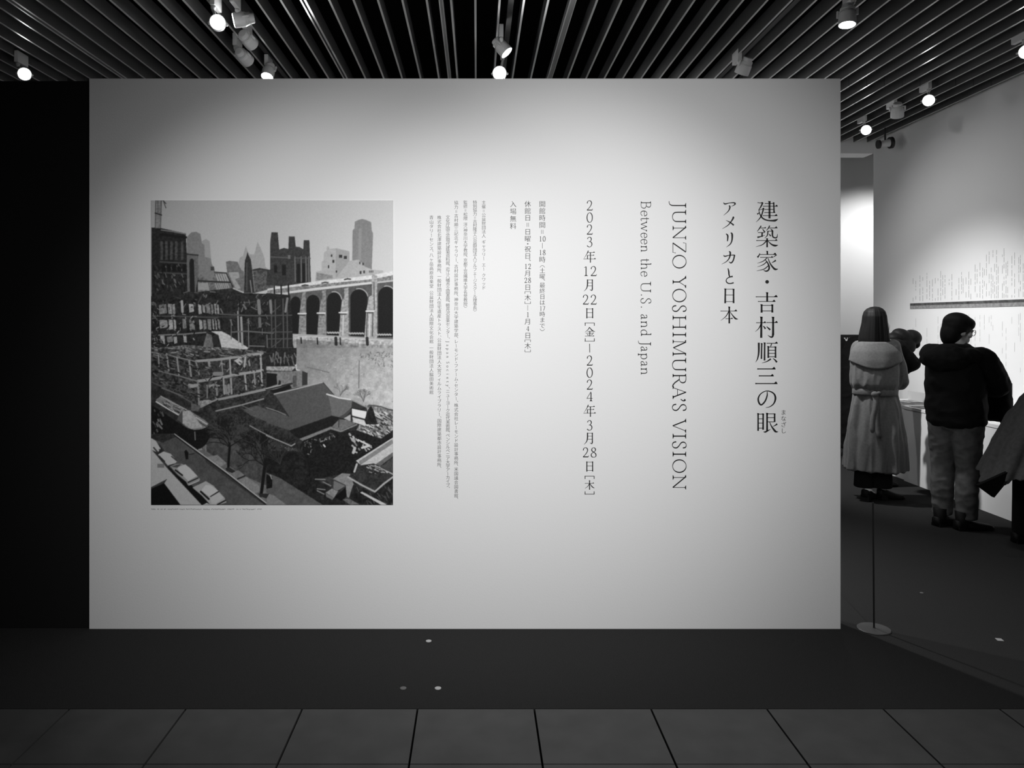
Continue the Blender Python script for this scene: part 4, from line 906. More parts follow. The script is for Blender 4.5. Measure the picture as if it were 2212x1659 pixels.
for xa, xb, za, zb, lab in ((2144, 2163, .905, 1.02, 'small dark framed picture low on the gallery wall, next to the black jacket'), (2173, 2187, .91, 1.015, 'small dark framed picture low on the gallery wall, next to the grey coat')):
    ya, yb = FPX * WX / (xa - VPX), FPX * WX / (xb - VPX)
    t = thing('framed_picture', lab, 'picture', (WX - .001, (ya + yb) / 2, za), 0, 'little pictures on the gallery wall')
    bm = bmesh.new(); box(bm, -.014, 0, -(ya - yb) / 2, (ya - yb) / 2, 0, zb - za); bm_obj('frame', bm, M_lampd, t)
    bm = bmesh.new(); box(bm, -.0155, -.0138, -(ya - yb) / 2 + .014, (ya - yb) / 2 - .014, .014, zb - za - .014); bm_obj('print', bm, mat('small_print', .12, .5, .3, noise=.9, nscale=25), t)
# far wall picture seen past the partition edge
t = thing('wall_print', 'wide dark print with white figures on the far wall beside the partition edge', 'picture', (px(1838, 0, 10.39)[0], 10.398, px(0, 747, 10.39)[1]))
bm = bmesh.new(); box(bm, -.35, .14, -.02, 0, 0, .15); bm_obj('panel', bm, M_lampd, t)
bm = bmesh.new()
for xx, w_, h_, zz in ((-.10, .02, .07, .04), (-.06, .015, .06, .05), (-.03, .018, .07, .045), (.0, .012, .05, .06), (.035, .014, .05, .06), (-.15, .02, .05, .03), (-.2, .03, .07, .04), (.07, .015, .04, .07)):
    box(bm, xx, xx + w_, -.0215, -.0195, zz, zz + h_)
bm_obj('figure', bm, M_white, t)

# ---------------------------------------------------------------- display tables and what lies on them
M_table = mat('white_table_laminate', .72, .5, .3)
TZ = .742
t = thing('display_table', 'long white box-shaped display table along the right gallery wall', 'table', (4.57, 5.9, 0))
bm = bmesh.new(); box(bm, -.33, .325, -1.75, 1.73, .0, TZ - .03); bm_obj('body', bm, M_table, t)
bm = bmesh.new(); box(bm, -.335, .327, -1.752, 1.732, TZ - .03, TZ, bev=.002); bm_obj('tabletop', bm, M_table, t)
t = thing('display_table', 'shorter white display table set back at the far end of the long one', 'table', (4.6, 8.0, 0))
bm = bmesh.new(); box(bm, -.335, .295, -.365, .3, .0, TZ - .03); bm_obj('body', bm, M_table, t)
bm = bmesh.new(); box(bm, -.338, .297, -.366, .303, TZ - .03, TZ, bev=.002); bm_obj('tabletop', bm, M_table, t)
M_paper = mat('white_paper', .78, .7, .2); M_gp = mat('grey_paper', .3, .7, .2, noise=.3, nscale=20)
def slab(name, label, cat, x0, x1, y0, y1, h, m, group=None, rz=0, z=TZ, marks=()):
    o = thing(name, label, cat, ((x0 + x1) / 2, (y0 + y1) / 2, z), rz, group)
    w, l = (x1 - x0) / 2, (y1 - y0) / 2
    bm = bmesh.new(); box(bm, -w, w, -l, l, 0, h); bm_obj('sheet' if h < .02 else 'body', bm, m, o)
    if marks:
        bm = bmesh.new()
        for (a, b, c, d) in marks: box(bm, -w + a * 2 * w, -w + b * 2 * w, -l + c * 2 * l, -l + d * 2 * l, h, h + .0008)
        bm_obj('drawing', bm, M_ink, o)
    return o
MK = ((.15, .3, .2, .5), (.35, .42, .1, .9), (.55, .8, .3, .45), (.6, .66, .5, .9))
slab('exhibit_drawing', 'grey drawing sheet with black marks at the far end of the long table', 'drawing', 4.27, 4.60, 7.1, 7.6, .004, M_gp, 'papers on the display tables', marks=MK)
slab('exhibit_drawing', 'grey sheet with black marks on the shorter far table', 'drawing', 4.28, 4.62, 7.72, 8.15, .004, M_gp, 'papers on the display tables', marks=MK)
slab('exhibit_drawing', 'white sheet with dark figures on the table behind the backpack', 'drawing', 4.3, 4.6, 6.3, 6.6, .003, M_paper, 'papers on the display tables', marks=MK)
slab('exhibit_drawing', 'grey sheet on the table between the backpack and the grey coat', 'drawing', 4.3, 4.65, 5.9, 6.2, .003, M_gp, 'papers on the display tables', marks=MK)
slab('model_base', 'low black model tray on the table between the black jacket and the grey coat', 'model', 4.66, 4.84, 6.25, 6.6, .035, M_lampd)
slab('caption_panel', 'pale grey panel standing on the shorter far table against the wall', 'panel', 4.60, 4.615, 7.72, 8.2, .10, mat('pale_grey_card', .5, .6, .2))
slab('exhibit_box', 'small dark box at the front edge of the shorter far table', 'box', 4.30, 4.36, 8.06, 8.16, .03, M_lampd)

# ---------------------------------------------------------------- stand and floor marks
SX, SY = (1888 - VPX) * 3.97 / FPX, 3.97
t = thing('barrier_stand', 'thin black metal stand with a round flat base at the right end of the partition', 'stand', (SX, SY, 0))
bm = bmesh.new(); lathe(bm, (0, 0, 0), (0, 0, 1), [(0, .08), (.003, .081), (.006, .078), (.008, .012)], 40); bm_obj('base', bm, mat('dark_grey_metal', .05, .45, .5), t)
bm = bmesh.new(); lathe(bm, (0, 0, .006), (-.008, 0, 1), [(0, .0065), (.006, .0045), (.645, .0042), (.65, .003)], 14); bm_obj('pole', bm, M_steel, t)
M_stud = mat('brushed_metal', .45, .4, .5)
for x, y, r, lab, m in ((926, 1385, .014, 'small metal floor stud close to the partition foot', M_stud), (946, 1487, .014, 'brighter small metal floor stud near the tile edge', M_stud), (871, 1487, .014, 'dimmer small metal floor stud near the tile edge, left of the brighter one', mat('dull_metal', .13, .6, .3)),
                        (1991, 1281, .010, 'tiny metal floor stud on the carpet right of the black stand', mat('dull_metal', .13, .6, .3))):
    d = FPX * CAMZ / (y - VPY); X = (x - VPX) * d / FPX
    bm = bmesh.new(); lathe(bm, (0, 0, 0), (0, 0, 1), [(0, r), (.002, r), (.003, r * .8)], 20)
    o = bm_obj('floor_stud', bm, m); o.location = (X, d, 0); tag(o, lab, 'floor stud', 'studs in the carpet')
d = FPX * CAMZ / (1382 - VPY)
bm = bmesh.new(); box(bm, -.014, .014, -.016, .016, 0, .0015); o = bm_obj('tape_mark', bm, mat('grey_tape', .35, .6, .2)); o.location = ((2159 - VPX) * d / FPX, d, 0); o.rotation_euler = (0, 0, -.2)
tag(o, 'small grey tape mark on the carpet near the right edge', 'tape mark')

# ---------------------------------------------------------------- people
M_skin = mat('skin', .46, .55, .3); M_hair = mat('black_hair', .006, .6, .15)
M_coat = mat('grey_trench_cloth', .10, .8, .15, noise=.12, nscale=60, sheen=.1)
M_dark = mat('black_cloth', .008, .9, .05); M_puff = mat('black_padded_nylon', .010, .75, .12)
M_denim = mat('grey_denim', .115, .85, .1, noise=.3, nscale=14); M_leather = mat('black_leather', .005, .6, .2)
M_wool = mat('dark_grey_wool', .075, .9, .05, noise=.15, nscale=40); M_lining = mat('black_lining', .004, .8, .1)

def tf(rz, loc=(0, 0, 0)): return Matrix.Translation(Vector(loc)) @ Matrix.Rotation(rz, 4, 'Z')
def ell(bm, c, r, rot=None, seg=20):
    M = Matrix.Translation(Vector(c)) @ (rot or Matrix.Identity(4)) @ Matrix.Diagonal((r[0], r[1], r[2], 1))
    bmesh.ops.create_uvsphere(bm, u_segments=seg, v_segments=max(8, seg // 2), radius=1, matrix=M)
def cap(bm, p0, r0, p1, r1, n=14):
    p0, p1 = Vector(p0), Vector(p1); l = (p1 - p0).length
    lathe(bm, p0, p1 - p0, [(-r0 * .98, r0 * .2), (-r0 * .8, r0 * .6), (-r0 * .45, r0 * .89), (0, r0), (l * .5, (r0 + r1) / 2), (l, r1), (l + r1 * .45, r1 * .89), (l + r1 * .8, r1 * .6), (l + r1 * .98, r1 * .2)], n)
def chain(bm, pts):
    for (a, ra), (b, rb) in zip(pts, pts[1:]): cap(bm, a, ra, b, rb)
def loft(bm, rings, n=72, fold=None, p=2.2):
    """rings: (cx, cy, cz, a, b[, tilt]) superellipses stacked upward; fold(theta, t) radial factor"""
    vs = []
    for j, r in enumerate(rings):
        cx, cy, cz, a, b = r[:5]; tx = r[5] if len(r) > 5 else 0; row = []
        for k in range(n):
            th = 2 * math.pi * k / n; c, s = math.cos(th), math.sin(th)
            f = 1 + (fold(th, j / (len(rings) - 1)) if fold else 0)
            x = a * f * math.copysign(abs(c) ** (2 / p), c); y = b * f * math.copysign(abs(s) ** (2 / p), s)
            row.append(bm.verts.new((cx + x, cy + y, cz + tx * x)))
        vs.append(row)
    for A, B in zip(vs, vs[1:]):
        for k in range(n): bm.faces.new((A[k], A[(k + 1) % n], B[(k + 1) % n], B[k]))
    bm.faces.new(vs[0][::-1]); bm.faces.new(vs[-1])
def interp(keys, n):
    ks = np.array(keys, float); t = np.linspace(0, 1, len(ks)); q = np.linspace(0, 1, n)
    return [tuple(np.interp(q[i], t, ks[:, c]) for c in range(ks.shape[1])) for i in range(n)]
def skin_of(name, bm, m, parent, voxel=.008, smooth=4, wrinkle=0, wscale=9, stretch=(1, 1, 1)):
    """one continuous surface out of overlapping closed shapes"""
    bmesh.ops.recalc_face_normals(bm, faces=bm.faces[:])
    me = bpy.data.meshes.new(name); bm.to_mesh(me); bm.free()
    o = bpy.data.objects.new(name, me); COL.objects.link(o)
    md = o.modifiers.new('r', 'REMESH'); md.mode = 'VOXEL'; md.voxel_size = voxel; md.adaptivity = 0
    if smooth: s = o.modifiers.new('s', 'SMOOTH'); s.iterations = smooth; s.factor = .5
    bpy.context.view_layer.update()
    m2 = bpy.data.meshes.new_from_object(o.evaluated_get(bpy.context.evaluated_depsgraph_get()))
    bpy.data.objects.remove(o); bpy.data.meshes.remove(me); m2.name = name
    m2.materials.clear()
    if wrinkle:
        no = [v.normal.copy() for v in m2.vertices]
        for v, q in zip(m2.vertices, no):
            c = Vector((v.co.x * stretch[0], v.co.y * stretch[1], v.co.z * stretch[2])) * wscale
            w = mnoise.noise(c) * .7 + mnoise.noise(c * 2.3) * .3
            v.co += q * wrinkle * (1 - 2 * abs(w) * 1.6)
    for p in m2.polygons: p.use_smooth = True
    return link(name, m2, m, parent)
def head(bm, c, yaw=0, pitch=0, s=1.0):
    M = Matrix.Translation(Vector(c)) @ Matrix.Rotation(yaw, 4, 'Z') @ Matrix.Rotation(-pitch, 4, 'X') @ Matrix.Scale(s, 4)
    def e(p, r): 
        bmesh.ops.create_uvsphere(bm, u_segments=20, v_segments=12, radius=1, matrix=M @ Matrix.Translation(Vector(p)) @ Matrix.Diagonal((r[0], r[1], r[2], 1)))
    e((0, -.012, .03), (.074, .094, .095)); e((0, .03, -.045), (.056, .06, .072)); e((0, .066, -.097), (.024, .024, .018))
    e((0, .078, .022), (.05, .016, .013)); e((0, .093, -.022), (.0125, .017, .016)); e((0, .086, .0), (.009, .014, .03))
    e((0, .082, -.058), (.024, .013, .007)); e((0, .081, -.071), (.021, .012, .007))
    for q in (-1, 1): e((q * .077, -.005, -.012), (.011, .022, .032)); e((q * .042, .06, -.02), (.024, .024, .022)); e((q * .031, .074, .006), (.013, .011, .009))
    return M
def hand(bm, w, d, side, curl=.5):
    """palm and five fingers from the wrist w along d"""
    d = Vector(d).normalized(); u = d.cross(Vector((0, 0, 1))).normalized(); n = u.cross(d).normalized(); w = Vector(w)
    for k in range(4): cap(bm, w + u * (k - 1.5) * .012, .014, w + d * .085 + u * (k - 1.5) * .019, .0105, 10)
    for k, l in enumerate((.068, .078, .073, .056)):
        b = w + d * .088 + u * (k - 1.5) * .019 * side; m = b + d * l * .5 - n * curl * .012; t = m + d * l * .42 - n * curl * .035
        cap(bm, b, .0088, m, .0082, 10); cap(bm, m, .0082, t, .007, 10)
    b = w + d * .02 - u * .026 * side; m = b + d * .035 - u * .026 * side - n * .008; cap(bm, b, .0125, m, .0095, 10); cap(bm, m, .0095, m + d * .034 - u * .004 * side - n * .01, .008, 10)
def body(parent, sh, el, wr, hp, kn, an, neck, hd, hyaw, hpitch, curl=.6, s=1.0, hand_dir=None):
    bm = bmesh.new()
    mid = (Vector(hp[0]) + Vector(hp[1])) / 2; sm = (Vector(sh[0]) + Vector(sh[1])) / 2
    cap(bm, mid, .11 * s, mid.lerp(sm, .45), .105 * s); cap(bm, mid.lerp(sm, .4), .105 * s, mid.lerp(sm, .82), .115 * s)
    cap(bm, Vector(sh[0]).lerp(sm, .25), .07 * s, Vector(sh[1]).lerp(sm, .25), .07 * s)
    cap(bm, sm, .06 * s, neck, .052 * s); cap(bm, neck, .052 * s, Vector(hd) - Vector((0, 0, .05)), .05 * s)
    for i in (0, 1):
        chain(bm, [(sh[i], .055 * s), (el[i], .042 * s), (wr[i], .028 * s)])
        chain(bm, [(hp[i], .085 * s), (kn[i], .056 * s), ((Vector(kn[i]) * .65 + Vector(an[i]) * .35), .054 * s), (an[i], .036 * s)])
        hand(bm, wr[i], (hand_dir or (Vector(wr[i]) - Vector(el[i]))), 1 if i else -1, curl)
    head(bm, hd, hyaw, hpitch)
    return skin_of('body', bm, M_skin, parent, .0062, 3)
def shoe(parent, name, p, yaw, l=.26, w=.045, heel=.02, high=0.0, m=None, shaft=.0):
    M = tf(yaw, p); bm = bmesh.new()
    n = 20; vs = []
    for t in np.linspace(0, 1, n):
        y = -l * .28 + l * t; hw = w * (.72 + .35 * math.sin(min(1, t * 1.05) * math.pi * .85)) * (1 if t < .9 else (1 - (t - .9) * 6)); hh = (.075 if t < .3 else .075 - .04 * (t - .3) / .7) * (1 if t < .93 else .75)
        lift = high * max(0, 1 - t * 1.6); row = []
        for k in range(14):
            a = 2 * math.pi * k / 14; c, q = math.cos(a), math.sin(a)
            row.append(bm.verts.new(M @ Vector((hw * math.copysign(abs(c) ** .7, c), y, lift + hh / 2 + hh / 2 * math.copysign(abs(q) ** .6, q)))))
        vs.append(row)
    for A, B in zip(vs, vs[1:]):
        for k in range(14): bm.faces.new((A[k], A[(k + 1) % 14], B[(k + 1) % 14], B[k]))
    bm.faces.new(vs[0][::-1]); bm.faces.new(vs[-1])
    if shaft: lathe(bm, M @ Vector((0, -l * .1, .03)), (0, 0, 1), [(0, w * 1.05), (.04, w * 1.0), (shaft, w * 1.12), (shaft + .005, w * .8)], 20)
    bm2 = bm
    o = bm_obj(name, bm2, m or M_leather, parent, True)
    bm = bmesh.new(); z0 = min(v.co.z for v in o.data.vertices)
    c = M @ Vector((0, -l * .17, 0)); hb = bmesh.ops.create_cube(bm, size=1)['verts']
    bmesh.ops.transform(bm, matrix=M @ Matrix.Translation((0, -l * .16, .012 + high / 2)) @ Matrix.Diagonal((w * 1.7, l * .22, .024 + high, 1)), verts=hb)
    bm_obj('heel', bm, m or M_leather, o)
    return o

# ---- woman in the belted trench coat
rz = math.radians(-24)
P1 = thing('person', 'person in a long grey belted coat, seen from behind, dark shoulder-length hair', 'person', ((1890 - VPX) * 6.8 / FPX, 6.8, 0), rz, 'visitors in the gallery')
sh = ((-.115, .06, 1.335), (.135, 0, 1.345)); el = ((-.10, .22, 1.10), (.195, .07, 1.06)); wr = ((-.02, .32, 1.12), (.06, .29, 1.1))
hp = ((-.09, 0, .88), (.09, 0, .88)); kn = ((-.08, .01, .48), (.07, .02, .48)); an = ((-.07, -.01, .10), (.06, .05, .10))
body(P1, sh, el, wr, hp, kn, an, (0, .01, 1.43), (.0, .02, 1.575), math.radians(-52), .1)
def f1(th, t):
    k = max(0, 1 - t * 1.35)
    return .05 * k * math.sin(7 * th + 1.1) + .045 * k * math.sin(12 * th + .3) + .014 * math.sin(5 * th + t * 6)
bm = bmesh.new()
keys = [(0, .01, .275, .245, .20), (0, .01, .40, .238, .19), (0, .01, .55, .225, .18), (0, .01, .70, .21, .17), (0, .01, .85, .188, .155), (0, .01, .94, .165, .135), (0, .0, .975, .168, .138), (0, -.005, 1.03, .190, .158), (0, -.005, 1.12, .195, .158), (0, -.005, 1.24, .192, .15), (0, .0, 1.32, .178, .13), (0, .005, 1.37, .145, .105), (0, .01, 1.42, .085, .08), (0, .01, 1.45, .07, .07)]
loft(bm, interp(keys, 60), 120, f1)
for i in (0, 1): chain(bm, [(sh[i], .072), (Vector(sh[i]).lerp(Vector(el[i]), .5), .08), (el[i], .076), (wr[i], .06)])
skin_of('coat', bm, M_coat, P1, .0075, 3, .012, 7, (1.3, 1.3, .26))
bm = bmesh.new(); rows = []                            # the caped back yoke
for t in np.linspace(0, 1, 14):
    row = []
    for th in np.linspace(math.radians(196), math.radians(344), 40):
        zb = 1.165 + .075 * abs(math.cos(th)) ** 1.6; z_ = 1.405 - (1.405 - zb) * t
        a_ = np.interp(z_, [1.12, 1.24, 1.32, 1.37, 1.42], [.195, .192, .178, .145, .085]) + .027; b_ = np.interp(z_, [1.12, 1.24, 1.32, 1.37, 1.42], [.158, .15, .13, .105, .08]) + .029 + .004 * math.sin(9 * th) * t
        row.append((a_ * math.cos(th), b_ * math.sin(th), z_))
    rows.append(row)
O = [[bm.verts.new(p) for p in r] for r in rows]; I_ = [[bm.verts.new((p[0] * .965, p[1] * .965, p[2])) for p in r] for r in rows]
for A, B, C_, D_ in zip(O, O[1:], I_, I_[1:]):
    for k in range(39): bm.faces.new((A[k], A[k + 1], B[k + 1], B[k])); bm.faces.new((C_[k + 1], C_[k], D_[k], D_[k + 1]))
    for k in (0, 39): bm.faces.new((A[k], B[k], D_[k], C_[k]))
for r, q in ((O[0], I_[0]), (O[-1], I_[-1])):
    for k in range(39): bm.faces.new((r[k], r[k + 1], q[k + 1], q[k]))
bm_obj('storm_flap', bm, M_coat, P1, True)
bm = bmesh.new(); loft(bm, [(0, .0, .935, .176, .146), (0, 0, .945, .182, .152), (0, 0, .985, .182, .152), (0, 0, .995, .176, .146)], 80)
belt = bm_obj('belt', bm, M_coat, P1, True)
bm = bmesh.new(); ell(bm, (-.01, -.158, .952), (.03, .022, .026)); ell(bm, (.02, -.156, .965), (.02, .02, .016)); skin_of('knot', bm, M_coat, belt, .004, 1)
for x0, x1, zb, w, off in ((-.012, .02, .575, .021, .0), (.0, -.035, .62, .02, .004)):
    bm = bmesh.new(); n = 16; rows = []
    for t in np.linspace(0, 1, n):
        z_ = .95 - (.95 - zb) * t; b_ = np.interp(z_, [.55, .7, .85, .95], [.18, .17, .155, .138]) * 1.05 + .022 + off
        x_ = x0 + (x1 - x0) * t + .006 * math.sin(t * 7); ww = w * (1 if t < .93 else 1 - (t - .93) * 9)
        rows.append([bm.verts.new((x_ + a * ww, -b_ + .01 + c, z_)) for a, c in ((-1, 0), (1, .003), (1, .008), (-1, .005))])
    for A, B in zip(rows, rows[1:]):
        for k in range(4): bm.faces.new((A[k], A[(k + 1) % 4], B[(k + 1) % 4], B[k]))
    bm.faces.new(rows[0][::-1]); bm.faces.new(rows[-1]); bm_obj('tail', bm, M_coat, belt, True)
bm = bmesh.new(); loft(bm, [(0, .0, 1.37, .11, .095), (0, .0, 1.40, .105, .092), (0, .0, 1.445, .085, .082), (0, .01, 1.455, .07, .07)], 60); bm_obj('collar', bm, M_coat, P1, True)
bm = bmesh.new()
for i, (x0, y0) in enumerate(((-.085, -.01), (.055, .02))): loft(bm, interp([(x0, y0, .115, .085, .08), (x0, y0, .28, .08, .078), (x0 * .9, 0, .5, .075, .075)], 14), 40, lambda th, t: .03 * math.sin(5 * th + 3 * t))
skin_of('trousers', bm, M_dark, P1, .008, 2)
shoe(P1, 'shoe', (-.06, -.03, 0), math.radians(-22), .25, .042, high=.035); shoe(P1, 'shoe', (.09, .06, 0), math.radians(-55), .25, .042, high=.03)
bm = bmesh.new(); ell(bm, (-.055, -.075, .102), (.035, .012, .012)); ell(bm, (-.02, -.03, .085), (.03, .03, .006), Matrix.Rotation(.6, 4, 'Y')); o = skin_of('strap', bm, M_white, P1, .004, 1); o['label'] = 'pale strap of the shoe'
def fh(th, t):
    d = abs(((math.degrees(th) - 40 + 180) % 360) - 180)
    return (-.5 if d < 38 else (-.5 * (1 - (d - 38) / 16) if d < 54 else 0)) * (1 if t < .68 else max(0, 1 - (t - .68) * 6)) + .006 * math.sin(31 * th + t * 3) + .016 * math.sin(11 * th + 2 * t)
bm = bmesh.new(); loft(bm, interp([(-.005, -.005, 1.355, .100, .085), (-.005, -.005, 1.372, .122, .105), (-.005, .0, 1.43, .128, .112), (-.003, .0, 1.50, .118, .112), (0, .008, 1.57, .106, .118), (0, .012, 1.63, .100, .118), (0, .014, 1.67, .088, .105), (0, .014, 1.695, .066, .08), (0, .014, 1.71, .036, .045), (0, .014, 1.714, .008, .01)], 48), 140, fh, 2.0)
bm_obj('hair', bm, M_hair, P1, True)
bm = bmesh.new(); ell(bm, (.075, .07, 1.53), (.05, .05, .05)); o = skin_of('face_mask', bm, mat('white_mask', .75, .7, .1), P1, .006, 1)

# ---- person in black behind her, mostly hidden
P2 = thing('person', 'person in a long black coat standing behind the grey belted coat, mostly hidden', 'person', (4.44, 8.95, 0), math.radians(-20), 'visitors in the gallery')
sh2 = ((-.19, 0, 1.30), (.17, 0, 1.30)); el2 = ((-.26, .03, 1.06), (.2, .03, 1.03)); wr2 = ((-.17, .18, .93), (.1, .22, .98))
hp2 = ((-.09, 0, .84), (.09, 0, .84)); kn2 = ((-.09, .01, .46), (.09, .01, .46)); an2 = ((-.09, 0, .09), (.09, 0, .09))
body(P2, sh2, el2, wr2, hp2, kn2, an2, (.06, .04, 1.37), (.13, .10, 1.455), -.5, .6)
bm = bmesh.new(); loft(bm, interp([(0, 0, .10, .25, .18), (0, 0, .5, .245, .17), (0, 0, .9, .235, .155), (0, 0, 1.2, .225, .15), (0, 0, 1.32, .17, .115), (0, .01, 1.40, .075, .075)], 30), 72, lambda th, t: .03 * (1 - t) * math.sin(8 * th))
for i in (0, 1): chain(bm, [(sh2[i], .085), (el2[i], .075), (wr2[i], .06)])
skin_of('coat', bm, M_dark, P2, .011, 3, .008, 7)
bm = bmesh.new(); ell(bm, (.13, .10, 1.485), (.092, .105, .09)); ell(bm, (.12, .03, 1.42), (.085, .07, .09)); skin_of('hair', bm, M_hair, P2, .008, 2)
bm = bmesh.new()
for i in (0, 1): chain(bm, [(hp2[i], .11), (kn2[i], .10), ((an2[i][0], an2[i][1], .13), .085)])
skin_of('trousers', bm, M_dark, P2, .010, 3)
shoe(P2, 'shoe', (-.09, 0, 0), 0); shoe(P2, 'shoe', (.09, 0, 0), 0)

# ---- person bending over the table
P3 = thing('person', 'dark-haired person in black bending their head over the table, behind the grey belted coat', 'person', (3.86, 7.45, 0), math.radians(-88), 'visitors in the gallery')
sh3 = ((-.17, .11, 1.34), (.17, .11, 1.34)); el3 = ((-.17, .24, 1.14), (.16, .28, 1.18)); wr3 = ((-.04, .20, 1.06), (.04, .20, 1.08))
hp3 = ((-.09, -.05, .86), (.09, -.05, .86)); kn3 = ((-.09, 0, .46), (.09, 0, .46)); an3 = ((-.09, -.02, .09), (.09, -.02, .09))
body(P3, sh3, el3, wr3, hp3, kn3, an3, (0, .16, 1.40), (0, .285, 1.375), 0, 1.0)
bm = bmesh.new(); loft(bm, interp([(0, -.05, .72, .18, .14), (0, -.05, .9, .18, .145), (0, .0, 1.1, .19, .14), (0, .06, 1.25, .20, .135), (0, .11, 1.36, .16, .105), (0, .15, 1.42, .07, .075)], 30), 72)
for i in (0, 1): chain(bm, [(sh3[i], .075), (el3[i], .06), (wr3[i], .045)])
skin_of('sweater', bm, M_dark, P3, .009, 3, .006, 8)
bm = bmesh.new()
for i in (0, 1): chain(bm, [(hp3[i], .098), (kn3[i], .075), (an3[i], .06)])
skin_of('trousers', bm, M_dark, P3, .010, 3)
bm = bmesh.new(); ell(bm, (0, .275, 1.41), (.096, .125, .085), Matrix.Rotation(-.75, 4, 'X')); ell(bm, (0, .19, 1.42), (.085, .085, .055)); ell(bm, (.07, .30, 1.34), (.03, .06, .07)); ell(bm, (-.07, .30, 1.34), (.03, .06, .07)); ell(bm, (0, .355, 1.42), (.098, .092, .082)); ell(bm, (0, .28, 1.38), (.098, .11, .09)); ell(bm, (0, .395, 1.36), (.07, .03, .045))
skin_of('hair', bm, M_hair, P3, .007, 4)
shoe(P3, 'shoe', (-.09, -.02, 0), 0); shoe(P3, 'shoe', (.09, -.02, 0), 0)

# ---- man in the black padded jacket
RZ = math.radians(-52)
P4 = thing('person', 'young person in a black hooded padded jacket and grey jeans, looking right in profile', 'person', ((2064 - VPX) * 5.93 / FPX, 5.93, 0), RZ, 'visitors in the gallery')
sh4 = ((-.15, .05, 1.30), (.17, .03, 1.30)); el4 = ((-.15, .26, 1.10), (.215, .19, 1.10)); wr4 = ((.03, .34, 1.10), (.02, .38, 1.06))
hp4 = ((-.085, 0, .82), (.085, 0, .82)); kn4 = ((-.095, .02, .46), (.08, .03, .45)); an4 = ((-.085, -.02, .10), (.085, -.02, .10))
HD = (.0, .06, 1.512)
body(P4, sh4, el4, wr4, hp4, kn4, an4, (0, .02, 1.38), HD, math.radians(-42), .22)
bm = bmesh.new()
loft(bm, interp([(0, .01, .775, .165, .145), (0, .01, .79, .190, .165), (0, .01, .84, .202, .178), (0, .005, .95, .205, .18), (0, .0, 1.1, .205, .182), (0, .0, 1.22, .20, .172), (0, .0, 1.31, .178, .145), (0, .01, 1.37, .13, .11), (0, .015, 1.41, .085, .09)], 40), 90, lambda th, t: .02 * math.sin(t * 40) + .012 * math.sin(6 * th + 9 * t))
for i in (0, 1): chain(bm, [(sh4[i], .095), (Vector(sh4[i]).lerp(Vector(el4[i]), .55), .10), (el4[i], .092), (Vector(el4[i]).lerp(Vector(wr4[i]), .6), .08), (wr4[i], .062)])
jk = skin_of('jacket', bm, M_puff, P4, .0085, 3, .007, 8)
bm = bmesh.new()
ell(bm, (-.02, -.155, 1.30), (.175, .095, .10), Matrix.Rotation(.35, 4, 'X')); ell(bm, (-.12, -.10, 1.34), (.09, .11, .07)); ell(bm, (.12, -.08, 1.325), (.08, .11, .06)); ell(bm, (0, -.12, 1.365), (.12, .07, .045)); ell(bm, (-.13, -.03, 1.355), (.05, .09, .05)); ell(bm, (.13, .02, 1.335), (.045, .09, .045))
skin_of('hood', bm, M_puff, jk, .0085, 4, .008, 9)
bm = bmesh.new(); lathe(bm, (0, .05, 1.36), (0, .1, 1), [(0, .085), (.035, .08), (.045, .07)], 24); o = bm_obj('shirt_collar', bm, mat('pale_shirt', .5, .8, .1), P4, True)
bm = bmesh.new()
for i in (0, 1):
    h_, k_, a_ = Vector(hp4[i]), Vector(kn4[i]), Vector(an4[i])
    keys = [(a_.x, a_.y, .085, .064, .066), (a_.x, a_.y, .16, .068, .072), (a_.x, a_.y + .0, .28, .073, .08), (k_.x, k_.y, .45, .078, .086), (k_.x * .97, .01, .62, .092, .102), (h_.x, 0, .78, .106, .125), (h_.x * .9, 0, .88, .09, .12)]
    loft(bm, interp(keys, 40), 60, lambda th, t: .012 * math.sin(t * 30 + 2 * math.sin(th)) * (1.3 - t) + .018 * math.sin(3 * th + 9 * t))
ell(bm, (0, 0, .83), (.165, .145, .13))
skin_of('jeans', bm, M_denim, P4, .007, 3, .006, 9, (1, 1, 1.3))
shoe(P4, 'boot', (-.075, -.03, 0), math.radians(-20), .28, .047, m=M_leather, shaft=.11); shoe(P4, 'boot', (.085, -.03, 0), math.radians(-36), .29, .047, m=M_leather, shaft=.11)
Mh = Matrix.Translation(Vector(HD)) @ Matrix.Rotation(math.radians(-42), 4, 'Z') @ Matrix.Rotation(-.22, 4, 'X')
bm = bmesh.new()
for c, r in (((0, -.02, .055), (.092, .108, .085)), ((0, -.05, -.02), (.084, .075, .115)), ((0, -.03, .03), (.094, .095, .085)), ((0, .035, .066), (.084, .066, .052)), ((.055, -.02, .01), (.04, .058, .05)), ((-.055, -.02, .01), (.04, .058, .05)), ((0, .06, .048), (.07, .036, .03)), ((0, -.02, .02), (.093, .10, .06))):
    bmesh.ops.create_uvsphere(bm, u_segments=20, v_segments=12, radius=1, matrix=Mh @ Matrix.Translation(Vector(c)) @ Matrix.Diagonal((r[0], r[1], r[2], 1)))
skin_of('hair', bm, M_hair, P4, .006, 8)
bm = bmesh.new()
for q in (-1, 1):
    lathe(bm, Mh @ Vector((q * .033, .096, .004)), Mh.to_3x3() @ Vector((0, 1, 0)), [(0, .024), (.003, .024), (.003, .021), (0, .021)], 20, caps=False)
    a, b = Mh @ Vector((q * .056, .094, .01)), Mh @ Vector((q * .080, .0, .008)); lathe(bm, a, b - a, [(0, .0018), ((b - a).length, .0018)], 6)
a, b = Mh @ Vector((-.011, .099, .008)), Mh @ Vector((.011, .099, .008)); lathe(bm, a, b - a, [(0, .0018), ((b - a).length, .0018)], 6)
bm_obj('glasses', bm, M_steel, P4)
